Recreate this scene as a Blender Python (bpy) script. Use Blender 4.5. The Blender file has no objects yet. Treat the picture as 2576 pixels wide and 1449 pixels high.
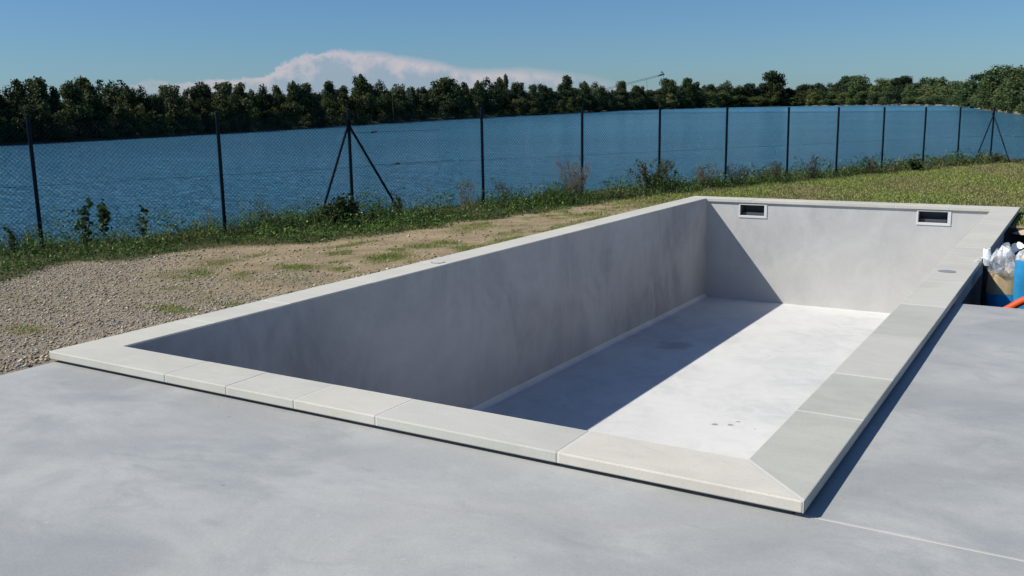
import bpy, math, random
import numpy as np
from mathutils import Vector
S = bpy.context.scene; C = S.collection
random.seed(11); RNG = np.random.default_rng(11)
PI = math.pi

# ------------------------------------------------------------------ camera
cd = bpy.data.cameras.new('camera'); cam = bpy.data.objects.new('camera', cd); C.objects.link(cam)
cd.sensor_width = 36; cd.lens = 2357.567 / 2576 * 36; cd.clip_start = .05; cd.clip_end = 12000
YAW, PITCH, ROLL = -0.5552255684, 0.1888818377, -0.0180689735
cy_, sy_, cp_, sp_ = math.cos(YAW), math.sin(YAW), math.cos(PITCH), math.sin(PITCH)
fw = Vector((sy_*cp_, cy_*cp_, -sp_)); r0 = Vector((cy_, -sy_, 0)); u0 = r0.cross(fw)
rr = math.cos(ROLL)*r0 + math.sin(ROLL)*u0; uu = -math.sin(ROLL)*r0 + math.cos(ROLL)*u0
from mathutils import Matrix
m = Matrix((rr, uu, -fw)).transposed().to_4x4(); m.translation = Vector((5.7112, -3.4514, 1.5))
cam.matrix_world = m; S.camera = cam

# ------------------------------------------------------------------ sky, sun, exposure
SUN_TO = Vector((-.80, -.66, 1.0)).normalized()
EL = math.asin(SUN_TO.z); AZ = math.atan2(SUN_TO.x, SUN_TO.y)
CLOUD = [(-1.1347,0.0206),(-1.0423,0.022),(-0.9579,0.0254),(-0.94,0.0302),(-0.922,0.0309),(-0.8856,0.0315),(-0.8668,0.034),(-0.8517,0.0354),(-0.8327,0.0341),(-0.8133,0.0375),(-0.7974,0.0428),(-0.7853,0.0497),(-0.7733,0.0535),(-0.7632,0.0582),(-0.7493,0.0589),(-0.7432,0.0619),(-0.7292,0.0634),(-0.7092,0.0621),(-0.669,0.0578),(-0.6284,0.0513),(-0.5874,0.0431),(-0.5461,0.0435),(-0.5048,0.0395),(-0.4637,0.033),(-0.4228,0.024),(-0.3421,0.0157),(-0.2263,0.0074)]
W = bpy.data.worlds.new('World'); S.world = W; W.use_nodes = True
nt = W.node_tree; nt.nodes.clear()
def N(t, k, **kw):
    n = t.nodes.new(k)
    for a, b in kw.items():
        if a.startswith('_'): n.inputs[a[1:].replace('_', ' ')].default_value = b
        else: setattr(n, a, b)
    return n
def mth(t, op, a, b=None, c=None, clamp=False):
    n = t.nodes.new('ShaderNodeMath'); n.operation = op; n.use_clamp = clamp
    for i, v in enumerate((a, b, c)):
        if v is None: continue
        if isinstance(v, (int, float)): n.inputs[i].default_value = v
        else: t.links.new(v, n.inputs[i])
    return n.outputs[0]
def mixc(t, fac, a, b, mode='MIX'):
    n = t.nodes.new('ShaderNodeMix'); n.data_type = 'RGBA'; n.blend_type = mode
    for i, v in ((0, fac), (6, a), (7, b)):
        if isinstance(v, (int, float)): n.inputs[i].default_value = v
        elif isinstance(v, tuple): n.inputs[i].default_value = (*v[:3], 1)
        else: t.links.new(v, n.inputs[i])
    return n.outputs[2]
def smooth(t, v, lo, hi):
    n = t.nodes.new('ShaderNodeMapRange'); n.interpolation_type = 'SMOOTHSTEP'
    t.links.new(v, n.inputs[0]); n.inputs[1].default_value = lo; n.inputs[2].default_value = hi
    return n.outputs[0]
sky = N(nt, 'ShaderNodeTexSky', sky_type='NISHITA', sun_disc=False, sun_elevation=EL, sun_rotation=AZ,
        altitude=0, air_density=SKY_AIR if 'SKY_AIR' in globals() else 1.0, dust_density=.35, ozone_density=4.5)
SKY_S = .083
bg = N(nt, 'ShaderNodeBackground', _Strength=SKY_S)
nt.links.new(mixc(nt, 1.0, sky.outputs[0], (.54, .77, 1.0), 'MULTIPLY'), bg.inputs[0])
tc = N(nt, 'ShaderNodeTexCoord'); sep = N(nt, 'ShaderNodeSeparateXYZ'); nt.links.new(tc.outputs['Generated'], sep.inputs[0])
az = mth(nt, 'ARCTAN2', sep.outputs[0], sep.outputs[1]); el = sep.outputs[2]
def wnoise(scale, det, rough=.6, sq=1.0):
    mp = N(nt, 'ShaderNodeMapping'); mp.inputs['Scale'].default_value = (1, 1, sq); nt.links.new(tc.outputs['Generated'], mp.inputs[0])
    n = N(nt, 'ShaderNodeTexNoise', _Scale=scale, _Detail=det, _Roughness=rough); nt.links.new(mp.outputs[0], n.inputs[0])
    return mth(nt, 'SUBTRACT', n.outputs[0], .5)
A0, A1, EM = -1.2, -.2, .08
tn = mth(nt, 'MULTIPLY_ADD', az, 1/(A1-A0), -A0/(A1-A0), clamp=True)
fc = N(nt, 'ShaderNodeFloatCurve'); nt.links.new(tn, fc.inputs['Value']); cv = fc.mapping.curves[0]
pts_ = [((a-A0)/(A1-A0), e/EM) for a, e in CLOUD]
cv.points[0].location = (0, .2); cv.points[1].location = (1, 0)
for a, e in pts_: cv.points.new(a, e)
fc.mapping.update()
top = mth(nt, 'MULTIPLY', fc.outputs[0], EM)
left = smooth(nt, az, -.62, -.78)                     # puffy on its left side, wispy on its right
n1 = wnoise(44, 7, .66); n2 = wnoise(14, 4, .6, 3)
amp = mth(nt, 'MULTIPLY_ADD', left, .020, .006)
edge = mth(nt, 'ADD', mth(nt, 'SUBTRACT', top, el), mth(nt, 'MULTIPLY', n1, amp))
soft = mth(nt, 'MULTIPLY_ADD', left, -.0055, .0085)
mask = mth(nt, 'DIVIDE', edge, soft, clamp=True)
mask = mth(nt, 'MULTIPLY', mask, smooth(nt, az, -.34, -.60))
mask = mth(nt, 'MULTIPLY', mask, smooth(nt, az, -1.05, -.80))
body = mth(nt, 'ADD', mth(nt, 'DIVIDE', edge, .024), mth(nt, 'MULTIPLY', n1, 2.6))
lit = smooth(nt, body, 1.0, .0)
lit = mth(nt, 'MULTIPLY', lit, mth(nt, 'MULTIPLY_ADD', n2, 1.0, .85, clamp=True))
ccol = mixc(nt, lit, (.29, .365, .45), (.60, .52, .54))
bgc = N(nt, 'ShaderNodeBackground', _Strength=1.0); nt.links.new(ccol, bgc.inputs[0])
ms = N(nt, 'ShaderNodeMixShader'); nt.links.new(mth(nt, 'MULTIPLY', mask, .8), ms.inputs[0]); nt.links.new(bg.outputs[0], ms.inputs[1]); nt.links.new(bgc.outputs[0], ms.inputs[2])
wo = N(nt, 'ShaderNodeOutputWorld'); nt.links.new(ms.outputs[0], wo.inputs[0])

sl = bpy.data.lights.new('sun', 'SUN'); sl.energy = 5.0; sl.angle = math.radians(.55); sl.color = (1, .95, .86)
so = bpy.data.objects.new('sun', sl); C.objects.link(so); so.rotation_euler = SUN_TO.to_track_quat('Z', 'Y').to_euler(); so.location = (-5, -8, 20)
vs = S.view_settings; vs.view_transform = 'Standard'; vs.look = 'None'; vs.exposure = 0.12; vs.gamma = 1; vs.use_curve_mapping = False
S.render.engine = 'CYCLES'; S.cycles.max_bounces = 8; S.cycles.transparent_max_bounces = 16

# ------------------------------------------------------------------ helpers
def tag(o, label=None, cat=None, group=None, kind=None):
    for k, v in (('label', label), ('category', cat), ('group', group), ('kind', kind)):
        if v: o[k] = v
    return o
def empty(name, loc=(0, 0, 0), rz=0, **kw):
    o = bpy.data.objects.new(name, None); C.objects.link(o); o.location = loc; o.rotation_euler = (0, 0, rz)
    o.empty_display_size = .1
    return tag(o, **kw)
def link(name, me, parent=None, **kw):
    o = bpy.data.objects.new(name, me); C.objects.link(o); o.parent = parent
    return tag(o, **kw)
def mesh(name, V, F, mat, tint=None, smooth_=False):
    """V Nx3 array, F list of equal-length index rows (array) or list of lists; tint = per-face RGB"""
    me = bpy.data.meshes.new(name); V = np.asarray(V, dtype=np.float32)
    if isinstance(F, np.ndarray):
        k = F.shape[1]; n = len(F)
        me.vertices.add(len(V)); me.vertices.foreach_set('co', V.ravel())
        me.loops.add(n*k); me.loops.foreach_set('vertex_index', F.astype(np.int32).ravel())
        me.polygons.add(n); me.polygons.foreach_set('loop_start', np.arange(0, n*k, k, dtype=np.int32))
        me.update(calc_edges=True)
    else:
        me.from_pydata([tuple(map(float, v)) for v in V], [], F); me.update()
    if smooth_: me.polygons.foreach_set('use_smooth', np.ones(len(me.polygons), dtype=bool))
    if tint is not None:
        at = me.color_attributes.new('tint', 'FLOAT_COLOR', 'POINT'); at.data.foreach_set('color', np.c_[tint, np.ones(len(tint))].astype(np.float32).ravel())
    if mat: me.materials.append(mat)
    return me
class MB:
    def __init__(s): s.v = []; s.f = []
    def add(s, V, F):
        b = len(s.v); s.v += [tuple(v) for v in V]; s.f += [[i+b for i in f] for f in F]
    def box(s, x0, y0, z0, x1, y1, z1):
        s.add([(x0,y0,z0),(x1,y0,z0),(x1,y1,z0),(x0,y1,z0),(x0,y0,z1),(x1,y0,z1),(x1,y1,z1),(x0,y1,z1)],
              [(0,3,2,1),(4,5,6,7),(0,1,5,4),(1,2,6,5),(2,3,7,6),(3,0,4,7)])
    def prism(s, poly, z0, z1):
        n = len(poly)
        s.add([(x,y,z0) for x,y in poly]+[(x,y,z1) for x,y in poly],
              [list(range(n))[::-1], list(range(n,2*n))]+[[i,(i+1)%n,n+(i+1)%n,n+i] for i in range(n)])
    def tube(s, pts, r, n=8, cap=True):
        pts = [Vector(p) for p in pts]; rs = r if isinstance(r, (list, tuple)) else [r]*len(pts)
        ring = []; V = []; F = []
        prev = None
        for i, p in enumerate(pts):
            d = (pts[min(i+1, len(pts)-1)]-pts[max(i-1, 0)]).normalized()
            if prev is None: a = d.orthogonal().normalized()
            else: a = (prev - d*prev.dot(d)).normalized()
            prev = a; b = d.cross(a)
            for k in range(n): V.append(p+(a*math.cos(2*PI*k/n)+b*math.sin(2*PI*k/n))*rs[i])
        for i in range(len(pts)-1):
            for k in range(n): F.append([i*n+k, i*n+(k+1)%n, (i+1)*n+(k+1)%n, (i+1)*n+k])
        if cap: F.append(list(range(n))[::-1]); F.append([(len(pts)-1)*n+k for k in range(n)])
        s.add(V, F)
    def build(s, name, mat, parent=None, bevel=0, smooth_=False, **kw):
        me = mesh(name, s.v, s.f, mat, smooth_=smooth_)
        o = link(name, me, parent, **kw)
        if bevel:
            b = o.modifiers.new('bevel', 'BEVEL'); b.width = bevel; b.segments = 2; b.limit_method = 'ANGLE'
        return o
# ---- numpy value noise
_P = RNG.random((256, 256))
def vn(x, y):
    xi = np.floor(x).astype(int); yi = np.floor(y).astype(int); fx = x-xi; fy = y-yi
    fx = fx*fx*(3-2*fx); fy = fy*fy*(3-2*fy); g = lambda a, b: _P[a % 256, b % 256]
    return (g(xi,yi)*(1-fx)+g(xi+1,yi)*fx)*(1-fy)+(g(xi,yi+1)*(1-fx)+g(xi+1,yi+1)*fx)*fy
def fbm(x, y, o=4):
    s = 0; a = .5; t = 0
    for i in range(o): s = s+a*vn(x*2**i+17*i, y*2**i+31*i); t += a; a *= .5
    return s/t
def sstep(v, a, b):
    t = np.clip((v-a)/(b-a), 0, 1); return t*t*(3-2*t)

# ------------------------------------------------------------------ materials
def newmat(name):
    mt = bpy.data.materials.new(name); mt.use_nodes = True; t = mt.node_tree
    return mt, t, t.nodes['Principled BSDF']
def pos(t, scale=(1, 1, 1)):
    g = N(t, 'ShaderNodeNewGeometry'); mp = N(t, 'ShaderNodeMapping'); mp.inputs['Scale'].default_value = scale
    t.links.new(g.outputs['Position'], mp.inputs[0]); return mp.outputs[0]
def noise(t, vec, scale, det=4, rough=.55, dist=0):
    n = N(t, 'ShaderNodeTexNoise', _Scale=scale, _Detail=det, _Roughness=rough, _Distortion=dist); t.links.new(vec, n.inputs[0]); return n.outputs[0]
def bump(t, b, h, strength, dist):
    n = N(t, 'ShaderNodeBump', _Strength=strength, _Distance=dist); t.links.new(h, n.inputs['Height']); t.links.new(n.outputs[0], b.inputs['Normal']); return n
def plain(name, col, rough=.6, metal=0, var=.12, nscale=20):
    mt, t, b = newmat(name); n = noise(t, pos(t), nscale, 4)
    c = mixc(t, n, tuple(x*(1-var) for x in col), tuple(x*(1+var) for x in col))
    t.links.new(c, b.inputs['Base Color']); b.inputs['Roughness'].default_value = rough; b.inputs['Metallic'].default_value = metal
    return mt
def deckmat(name):
    mt, t, b = newmat(name); P = pos(t)
    R_ = pos(t, (1, 1, 1)); mp = N(t, 'ShaderNodeMapping'); mp.inputs['Rotation'].default_value = (0, 0, .55); mp.inputs['Scale'].default_value = (.8, 1.25, 1); t.links.new(R_, mp.inputs[0]); D = mp.outputs[0]
    a = smooth(t, noise(t, P, .45, 6, .62, .8), .34, .66); c = mixc(t, a, (.29, .302, .300), (.362, .372, .362))
    b2 = smooth(t, noise(t, D, 1.3, 8, .66, .5), .40, .68); c = mixc(t, mth(t, 'MULTIPLY', b2, .55), c, (.465, .475, .457))
    b3 = smooth(t, noise(t, D, 2.6, 7, .7, .9), .52, .76); c = mixc(t, mth(t, 'MULTIPLY', b3, .55), c, (.25, .264, .264))
    b4 = smooth(t, noise(t, D, 4.2, 7, .8, 1.4), .64, .72); c = mixc(t, mth(t, 'MULTIPLY', b4, .45), c, (.60, .60, .59))
    w = smooth(t, noise(t, P, .8, 3, .6), .45, .7); c = mixc(t, mth(t, 'MULTIPLY', w, .3), c, (.40, .385, .36))
    sp = smooth(t, noise(t, P, 24, 3, .7), .66, .76); c = mixc(t, mth(t, 'MULTIPLY', sp, .35), c, (.18, .19, .19))
    vo = N(t, 'ShaderNodeTexVoronoi', _Scale=4.5, _Randomness=1.0); t.links.new(P, vo.inputs[0]); vc = N(t, 'ShaderNodeSeparateColor'); t.links.new(vo.outputs['Color'], vc.inputs[0])
    dot = mth(t, 'MULTIPLY', smooth(t, vo.outputs['Distance'], .055, .02), mth(t, 'GREATER_THAN', vc.outputs[0], .62)); c = mixc(t, mth(t, 'MULTIPLY', dot, .5), c, mixc(t, mth(t, 'GREATER_THAN', vc.outputs[1], .5), (.14, .14, .14), (.62, .62, .60)))
    g = noise(t, P, 120, 3, .7); c = mixc(t, .18, c, mixc(t, g, (0, 0, 0), (1, 1, 1)), 'OVERLAY')
    t.links.new(c, b.inputs['Base Color']); t.links.new(mth(t, 'MULTIPLY_ADD', b2, .2, .55), b.inputs['Roughness']); b.inputs['Specular IOR Level'].default_value = .3
    bump(t, b, mth(t, 'ADD', mth(t, 'MULTIPLY', noise(t, P, 70, 4, .7), .25), noise(t, D, 2.4, 6, .6, .4)), .2, .01)
    return mt
def concrete(name, col, dark=None, cloud=.5, streak=None, rough=.75, fine=.05, spec=.3, spots=(), bumpy=.15, warm=None):
    """cast or trowelled concrete: big blotches, trowel swirls, fine grain"""
    mt, t, b = newmat(name); dark = dark or tuple(x*.78 for x in col)
    P = pos(t)
    a = noise(t, P, .55, 5, .62, .6); a = smooth(t, a, .5-.5*cloud*.5, .5+.5*cloud*.5)
    c = mixc(t, a, dark, col)
    b2 = noise(t, pos(t, (1, 2.2, 1) if not streak else streak), 1.9, 6, .68, 1.4); b2 = smooth(t, b2, .34, .68)
    c = mixc(t, mth(t, 'MULTIPLY', b2, .38), c, tuple(min(x*1.17, .95) for x in col))
    if warm:
        w = smooth(t, noise(t, P, 1.1, 4, .6), .42, .72); c = mixc(t, mth(t, 'MULTIPLY', w, .5), c, warm)
    g = noise(t, P, 90, 3, .7); pr_ = smooth(t, noise(t, P, 55, 2, .5), .66, .74); c = mixc(t, mth(t, 'MULTIPLY', pr_, .35), c, tuple(x*.6 for x in col)); c = mixc(t, fine*2.6, c, mixc(t, g, (0, 0, 0), (1, 1, 1)), 'OVERLAY')
    sp = smooth(t, noise(t, P, 9, 5, .7), .64, .76); c = mixc(t, mth(t, 'MULTIPLY', sp, .22), c, tuple(x*.62 for x in col))
    for (sx, sy, r, s) in spots:
        ds = N(t, 'ShaderNodeVectorMath', operation='DISTANCE'); t.links.new(pos(t, (1, 1, 0)), ds.inputs[0]); ds.inputs[1].default_value = (sx, sy, 0)
        d = mth(t, 'ADD', ds.outputs['Value'], mth(t, 'MULTIPLY', mth(t, 'SUBTRACT', noise(t, P, 9/ max(r, .05)*.12, 4), .5), r*1.6))
        k = smooth(t, d, r, r*.35); c = mixc(t, mth(t, 'MULTIPLY', k, s), c, tuple(x*.3 for x in col))
    t.links.new(c, b.inputs['Base Color']); b.inputs['Roughness'].default_value = rough; b.inputs['Specular IOR Level'].default_value = spec
    bump(t, b, mth(t, 'ADD', mth(t, 'MULTIPLY', noise(t, P, 60, 4, .7), .3), noise(t, P, 3, 5)), bumpy, .012)
    return mt
DECK = deckmat('deck_concrete')
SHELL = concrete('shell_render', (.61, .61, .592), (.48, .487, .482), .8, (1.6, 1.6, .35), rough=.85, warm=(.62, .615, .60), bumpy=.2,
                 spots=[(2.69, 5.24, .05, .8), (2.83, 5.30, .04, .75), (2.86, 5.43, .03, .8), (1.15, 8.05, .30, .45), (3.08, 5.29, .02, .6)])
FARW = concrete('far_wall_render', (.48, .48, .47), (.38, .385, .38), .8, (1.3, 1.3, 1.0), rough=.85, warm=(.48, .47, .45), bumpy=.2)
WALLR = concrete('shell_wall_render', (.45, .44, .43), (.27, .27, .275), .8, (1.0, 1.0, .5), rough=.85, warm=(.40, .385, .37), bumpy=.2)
STONE = [concrete('coping_stone_pale', (.50, .49, .435), (.455, .445, .395), .5, rough=.8, fine=.06),
         concrete('coping_stone_cream', (.52, .505, .445), (.475, .46, .40), .5, rough=.8, fine=.06),
         concrete('coping_stone_green_grey', (.44, .438, .388), (.39, .388, .343), .6, rough=.8, fine=.06),
         concrete('coping_stone_warm', (.57, .545, .475), (.52, .495, .43), .5, rough=.8, fine=.06),
         concrete('coping_stone_grey', (.475, .468, .418), (.43, .424, .378), .6, rough=.8, fine=.06)]
MORTAR = plain('mortar', (.57, .56, .51), .9)
PLAST = plain('white_plastic', (.60, .61, .61), .4, var=.04)
DARKP = plain('dark_plastic', (.07, .075, .08), .5)
LIDM = plain('grey_lid', (.26, .26, .275), .5, var=.06)
POSTM = plain('green_black_coating', (.003, .009, .018), .5, nscale=60); POSTM.node_tree.nodes['Principled BSDF'].inputs['Specular IOR Level'].default_value = .12
WIREM = plain('wire_green', (.003, .014, .018), .7); WIREM.node_tree.nodes['Principled BSDF'].inputs['Specular IOR Level'].default_value = .08
TIPM = plain('galvanised_tip', (.35, .35, .35), .5, .3)
def tinted(name, rough=.8, trans=0.0, mul=1.0, rnd=.0, spec=.25):
    mt, t, b = newmat(name); at = N(t, 'ShaderNodeAttribute', attribute_name='tint'); c = at.outputs['Color']
    if rnd:
        oi = N(t, 'ShaderNodeObjectInfo'); hs = N(t, 'ShaderNodeHueSaturation')
        t.links.new(c, hs.inputs['Color']); t.links.new(mth(t, 'MULTIPLY_ADD', oi.outputs['Random'], rnd*.9, 1-rnd*.4), hs.inputs['Value'])
        t.links.new(mth(t, 'MULTIPLY_ADD', oi.outputs['Random'], -.06, .53), hs.inputs['Hue']); c = hs.outputs[0]
    t.links.new(c, b.inputs['Base Color']); b.inputs['Roughness'].default_value = rough; b.inputs['Specular IOR Level'].default_value = spec
    if trans:
        tr = N(t, 'ShaderNodeBsdfTranslucent'); t.links.new(c, tr.inputs[0]); mx = N(t, 'ShaderNodeMixShader', _Fac=trans)
        t.links.new(b.outputs[0], mx.inputs[1]); t.links.new(tr.outputs[0], mx.inputs[2]); t.links.new(mx.outputs[0], t.nodes['Material Output'].inputs[0])
    return mt
LEAF = tinted('leaf', .7, .3); TREEM = tinted('tree_leaf', .75, .22, rnd=.9); STONEM = tinted('pebble', .85); BARK = plain('bark', (.09, .07, .05), .9)

# ------------------------------------------------------------------ swimming pool
PW, PL, CW = 4.873, 11.66, .326; TH = .052
pool = empty('swimming_pool', (PW/2, 0, 0), label='empty rectangular concrete swimming pool with pale stone coping, sunk beside the lake', cat='pool')
def P_(o): o.parent = pool; o.location = (-PW/2, 0, 0); return o
IX0, IX1, IY0, IY1, ZF = CW+.007, PW-CW+.03, CW-.03, PL-CW+.03, -1.65
b = MB(); b.box(.10, .05, ZF-.2, PW-.1, PL-.05, ZF); P_(b.build('pool_floor', SHELL))
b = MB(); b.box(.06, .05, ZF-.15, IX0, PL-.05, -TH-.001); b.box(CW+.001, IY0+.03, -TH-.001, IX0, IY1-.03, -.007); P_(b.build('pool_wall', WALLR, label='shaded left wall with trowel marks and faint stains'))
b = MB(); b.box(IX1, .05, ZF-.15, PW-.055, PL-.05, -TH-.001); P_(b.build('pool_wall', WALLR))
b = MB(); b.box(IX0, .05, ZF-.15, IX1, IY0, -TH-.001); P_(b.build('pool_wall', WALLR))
# far wall with two openings for the skimmers
SK = [(.875, 1.335, -.295, -.068), (3.553, 4.017, -.282, -.062)]
xs = [IX0, SK[0][0]+.03, SK[0][1]-.03, SK[1][0]+.03, SK[1][1]-.03, IX1]; V = []; F = []
for i in range(5):
    if i in (1, 3):
        s = SK[i//2]; zz = [(ZF-.1, s[2]+.03), (s[3]-.02, -TH-.001)]
    else: zz = [(ZF-.1, -TH-.001)]
    for z0, z1 in zz:
        k = len(V); V += [(xs[i], IY1, z0), (xs[i+1], IY1, z0), (xs[i+1], IY1, z1), (xs[i], IY1, z1)]; F.append([k, k+1, k+2, k+3])
k = len(V); V += [(IX0, PL-.06, ZF-.1), (IX1, PL-.06, ZF-.1), (IX1, PL-.06, -TH-.001), (IX0, PL-.06, -TH-.001)]; F.append([k+3, k+2, k+1, k])
V += [(IX0, IY1, -TH-.001), (IX1, IY1, -TH-.001)]; F.append([k+4, k+5, k+2, k+3])
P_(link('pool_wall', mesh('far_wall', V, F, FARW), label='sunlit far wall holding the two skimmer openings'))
b = MB()
for (xa, ya, xb, yb, nx, ny) in ((IX0, IY0, IX0, IY1, 1, 0),):
    pr = [(0, 0), (.055, 0), (.03, .012), (.012, .03), (0, .055)]; V = []
    for (x, y) in ((xa, ya), (xb, yb)):
        for d, h in pr: V.append((x+nx*(d-.001), y+ny*(d-.001), ZF+.001+h))
    b.add(V, [[i, i+1, i+6, i+5] for i in range(4)])
P_(b.build('cove_fillet', SHELL))
for i, (x0, x1, z0, z1) in enumerate(SK):
    fr = MB(); y = IY1; a0, a1, c0, c1 = x0+.022, x1-.045, z0+.038, z1-.02; d = .012
    fr.box(x0, y-d, z0, x1, y+.02, c0); fr.box(x0, y-d, c1, x1, y+.02, z1); fr.box(x0, y-d, c0, a0, y+.02, c1); fr.box(a1, y-d, c0, x1, y+.02, c1)
    sk = P_(fr.build('skimmer_frame', PLAST, bevel=.004))
    m2 = MB(); Y2 = y+.2   # tapered throat
    f = [(a0, y+.02, c0), (a1, y+.02, c0), (a1, y+.02, c1), (a0, y+.02, c1)]; g = [(a0+.02, Y2, c0), (a1-.04, Y2, c0), (a1-.04, Y2, c1), (a0+.02, Y2, c1)]
    m2.add(f+g, [[0, 1, 5, 4], [1, 2, 6, 5], [2, 3, 7, 6], [3, 0, 4, 7], [4, 5, 6, 7]])
    m2.build('skimmer_throat', DARKP, sk)
    m3 = MB(); m3.box(a0+.01, y+.06, c0+.002, a1-.02, y+.066, c0+.045); m3.build('weir_flap', DARKP, sk)
# coping stones: a mitred frame, joints filled with pale mortar lying 3 mm low
def stone(poly, mat, dz=0):
    b = MB(); b.prism(poly, -TH, dz); return P_(b.build('coping_stone', mat, bevel=.006))
g = .003
nj = [0, 1.15, 1.67, 2.19, 2.75, 3.79, PW]; nm = [0, 0, 0, 1, 4, 3]
for i in range(6):
    a, c = nj[i], nj[i+1]; ao, co = (a+g*2.4 if i == 0 else a+g), (c-g*2.4 if i == 5 else c-g)
    q = [(ao, 0), (co, 0), (c-CW-g if i == 5 else c-g, CW), (CW+g if i == 0 else a+g, CW)]
    stone(q, STONE[nm[i]], RNG.uniform(-.0012, .0012))
rj = [0, 1.09, 1.855, 2.90, 4.0, 5.08, 6.16, 7.25, 8.34, 9.42, 10.5, PL]; rm = [2, 2, 4, 2, 0, 0, 0, 1, 0, 0, 0]
for i in range(11):
    a, c = rj[i], rj[i+1]; ai, ci = (CW if i == 0 else a), (PL-CW if i == 10 else c)
    stone([(PW-CW, ai+g), (PW, a+g*(2.4 if i == 0 else 1)), (PW, c-g*(2.4 if i == 10 else 1)), (PW-CW, ci-g)], STONE[rm[i]], RNG.uniform(-.0012, .0012))
for i in range(11):
    a, c = rj[i], rj[i+1]; ai, ci = (CW if i == 0 else a), (PL-CW if i == 10 else c)
    stone([(0, a+g*(2.4 if i == 0 else 1)), (CW, ai+g), (CW, ci-g), (0, c-g*(2.4 if i == 10 else 1))], STONE[0 if i % 3 else 1], RNG.uniform(-.0012, .0012))
fj = [0, 1.1, 2.2, 3.25, 4.0, PW]
for i in range(5):
    a, c = fj[i], fj[i+1]
    q = [(CW+g if i == 0 else a+g, PL-CW), (c-CW-g if i == 4 else c-g, PL-CW), (c-(g*2.4 if i == 4 else g), PL), (a+(g*2.4 if i == 0 else g), PL)]
    stone(q, STONE[1 if i % 2 else 0], RNG.uniform(-.0012, .0012))
b = MB(); e = .003
for (x0, y0, x1, y1) in ((e, e, PW-e, CW-e), (e, PL-CW+e, PW-e, PL-e), (e, CW-e, CW-e, PL-CW+e), (PW-CW+e, CW-e, PW-e, PL-CW+e)):
    b.box(x0, y0, -TH+.002, x1, y1, -.0018)
P_(b.build('mortar_bed', MORTAR))
for (x, y) in ((.19, 4.05), (4.67, 5.62)):
    b = MB(); b.tube([(x, y, -.004), (x, y, .003)], .075, 24); P_(b.build('round_lid', LIDM))
    if x > 1: continue
    b = MB(); b.tube([(x-.008, y+.014, .003), (x-.008, y+.014, .0045)], .060, 24); P_(b.build('lid_insert', STONE[0]))

# ------------------------------------------------------------------ deck
DZ = -.072
dk = tag(bpy.data.objects.new('concrete_deck', None), label='smooth grey trowelled concrete deck round the pool corner', kind='structure'); C.objects.link(dk)
b = MB(); b.box(.03, -14, DZ-.14, 16, .028, DZ); b.build('slab', DECK, dk)
b = MB(); b.box(PW-.05, .036, DZ-.14, 16, 4.56, DZ); b.build('slab', DECK, dk, bevel=.01)
b = MB(); b.box(PW-.04, .028, DZ-.1, 16, .036, DZ-.001); b.build('joint_filler', plain('joint_filler', (.6, .57, .5), .9), dk)

# ------------------------------------------------------------------ ground
ZW = -1.7
FP = [(-7.6,-3.1),(-6.6,-1.0),(-5.74,1.1),(-4.98,3.08),(-4.17,5.18),(-3.51,7.01),(-2.73,9.32),(-2.03,11.46),(-1.41,13.48),(-.79,15.51),(-.13,17.74),(.47,19.79),(1.11,21.94),(1.76,24.11),(2.38,26.15),(3.04,28.24)]
FY = np.array([q[1] for q in FP]+[60.]); FX = np.array([q[0] for q in FP]+[13.])
def fence_d(x, y):           # metres to the land side of the fence line (negative: lake side)
    d = (x-np.interp(y, FY, FX))*.95
    return np.where(y > 25, np.minimum(d, 28.6+.1-y+np.maximum(0, (3-x))*.2), d)
def gz(x, y):
    x = np.asarray(x, float); y = np.asarray(y, float)
    z = -.088-.0125*np.clip(y-12, 0, 40)+(fbm(x*.7, y*.7)-.5)*.05*np.clip((np.abs(x-2.4)-2.9)/1.5, 0, 1)
    z = z + .02*sstep(x, -.6, -.05)*(y < 5)*(x < 0)
    d = fence_d(x, y)
    return z-np.clip(-d-.45, 0, 4)*.62
def inpit(x, y): return (x > PW-.06) & (x < 7.6) & (y > 4.56) & (y < 9.9)
GP = [(-1.41,2.04,.5,.18,.9),(-1.9,2.75,.4,.25,.9),(-1.1,.5,.25,.12,.6),(-.68,1.54,.3,.12,.9),(-.45,1.9,.3,.1,.7),(-1.3,3.67,.25,.3,.9),(-.56,3.0,.3,.2,.45),(-.87,4.5,.25,.4,.9),(-1.0,5.4,.2,.3,.7),(-.9,5.8,.3,.22,.7),(-1.36,7.07,.3,.5,.6),(-.6,7.3,.35,.7,.8),(-.45,8.8,.3,.8,1),(-.1,10.2,.4,1.2,1),(-1.3,3.0,.3,.25,.6),(-2.2,3.4,.3,.3,.5),(-.35,6.2,.2,.5,.6),(-2.45,1.2,.3,.1,.25)]
WB = [(-6,-4.4),(0,-3.9),(1.6,-3.3),(2.7,-3.72),(3.7,-3.39),(4.5,-2.85),(5.6,-2.5),(7.2,-2.0),(9.2,-1.5),(11.9,-1.1),(14,-.6),(18,.5),(24,2.4),(30,5)]
def weed_f(x, y): 
    xb = np.interp(y, [q[0] for q in WB], [q[1] for q in WB])+(fbm(x*1.6+5, y*1.6, 3)-.5)*.9
    return sstep(x, xb+.22, xb-.22)
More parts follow.
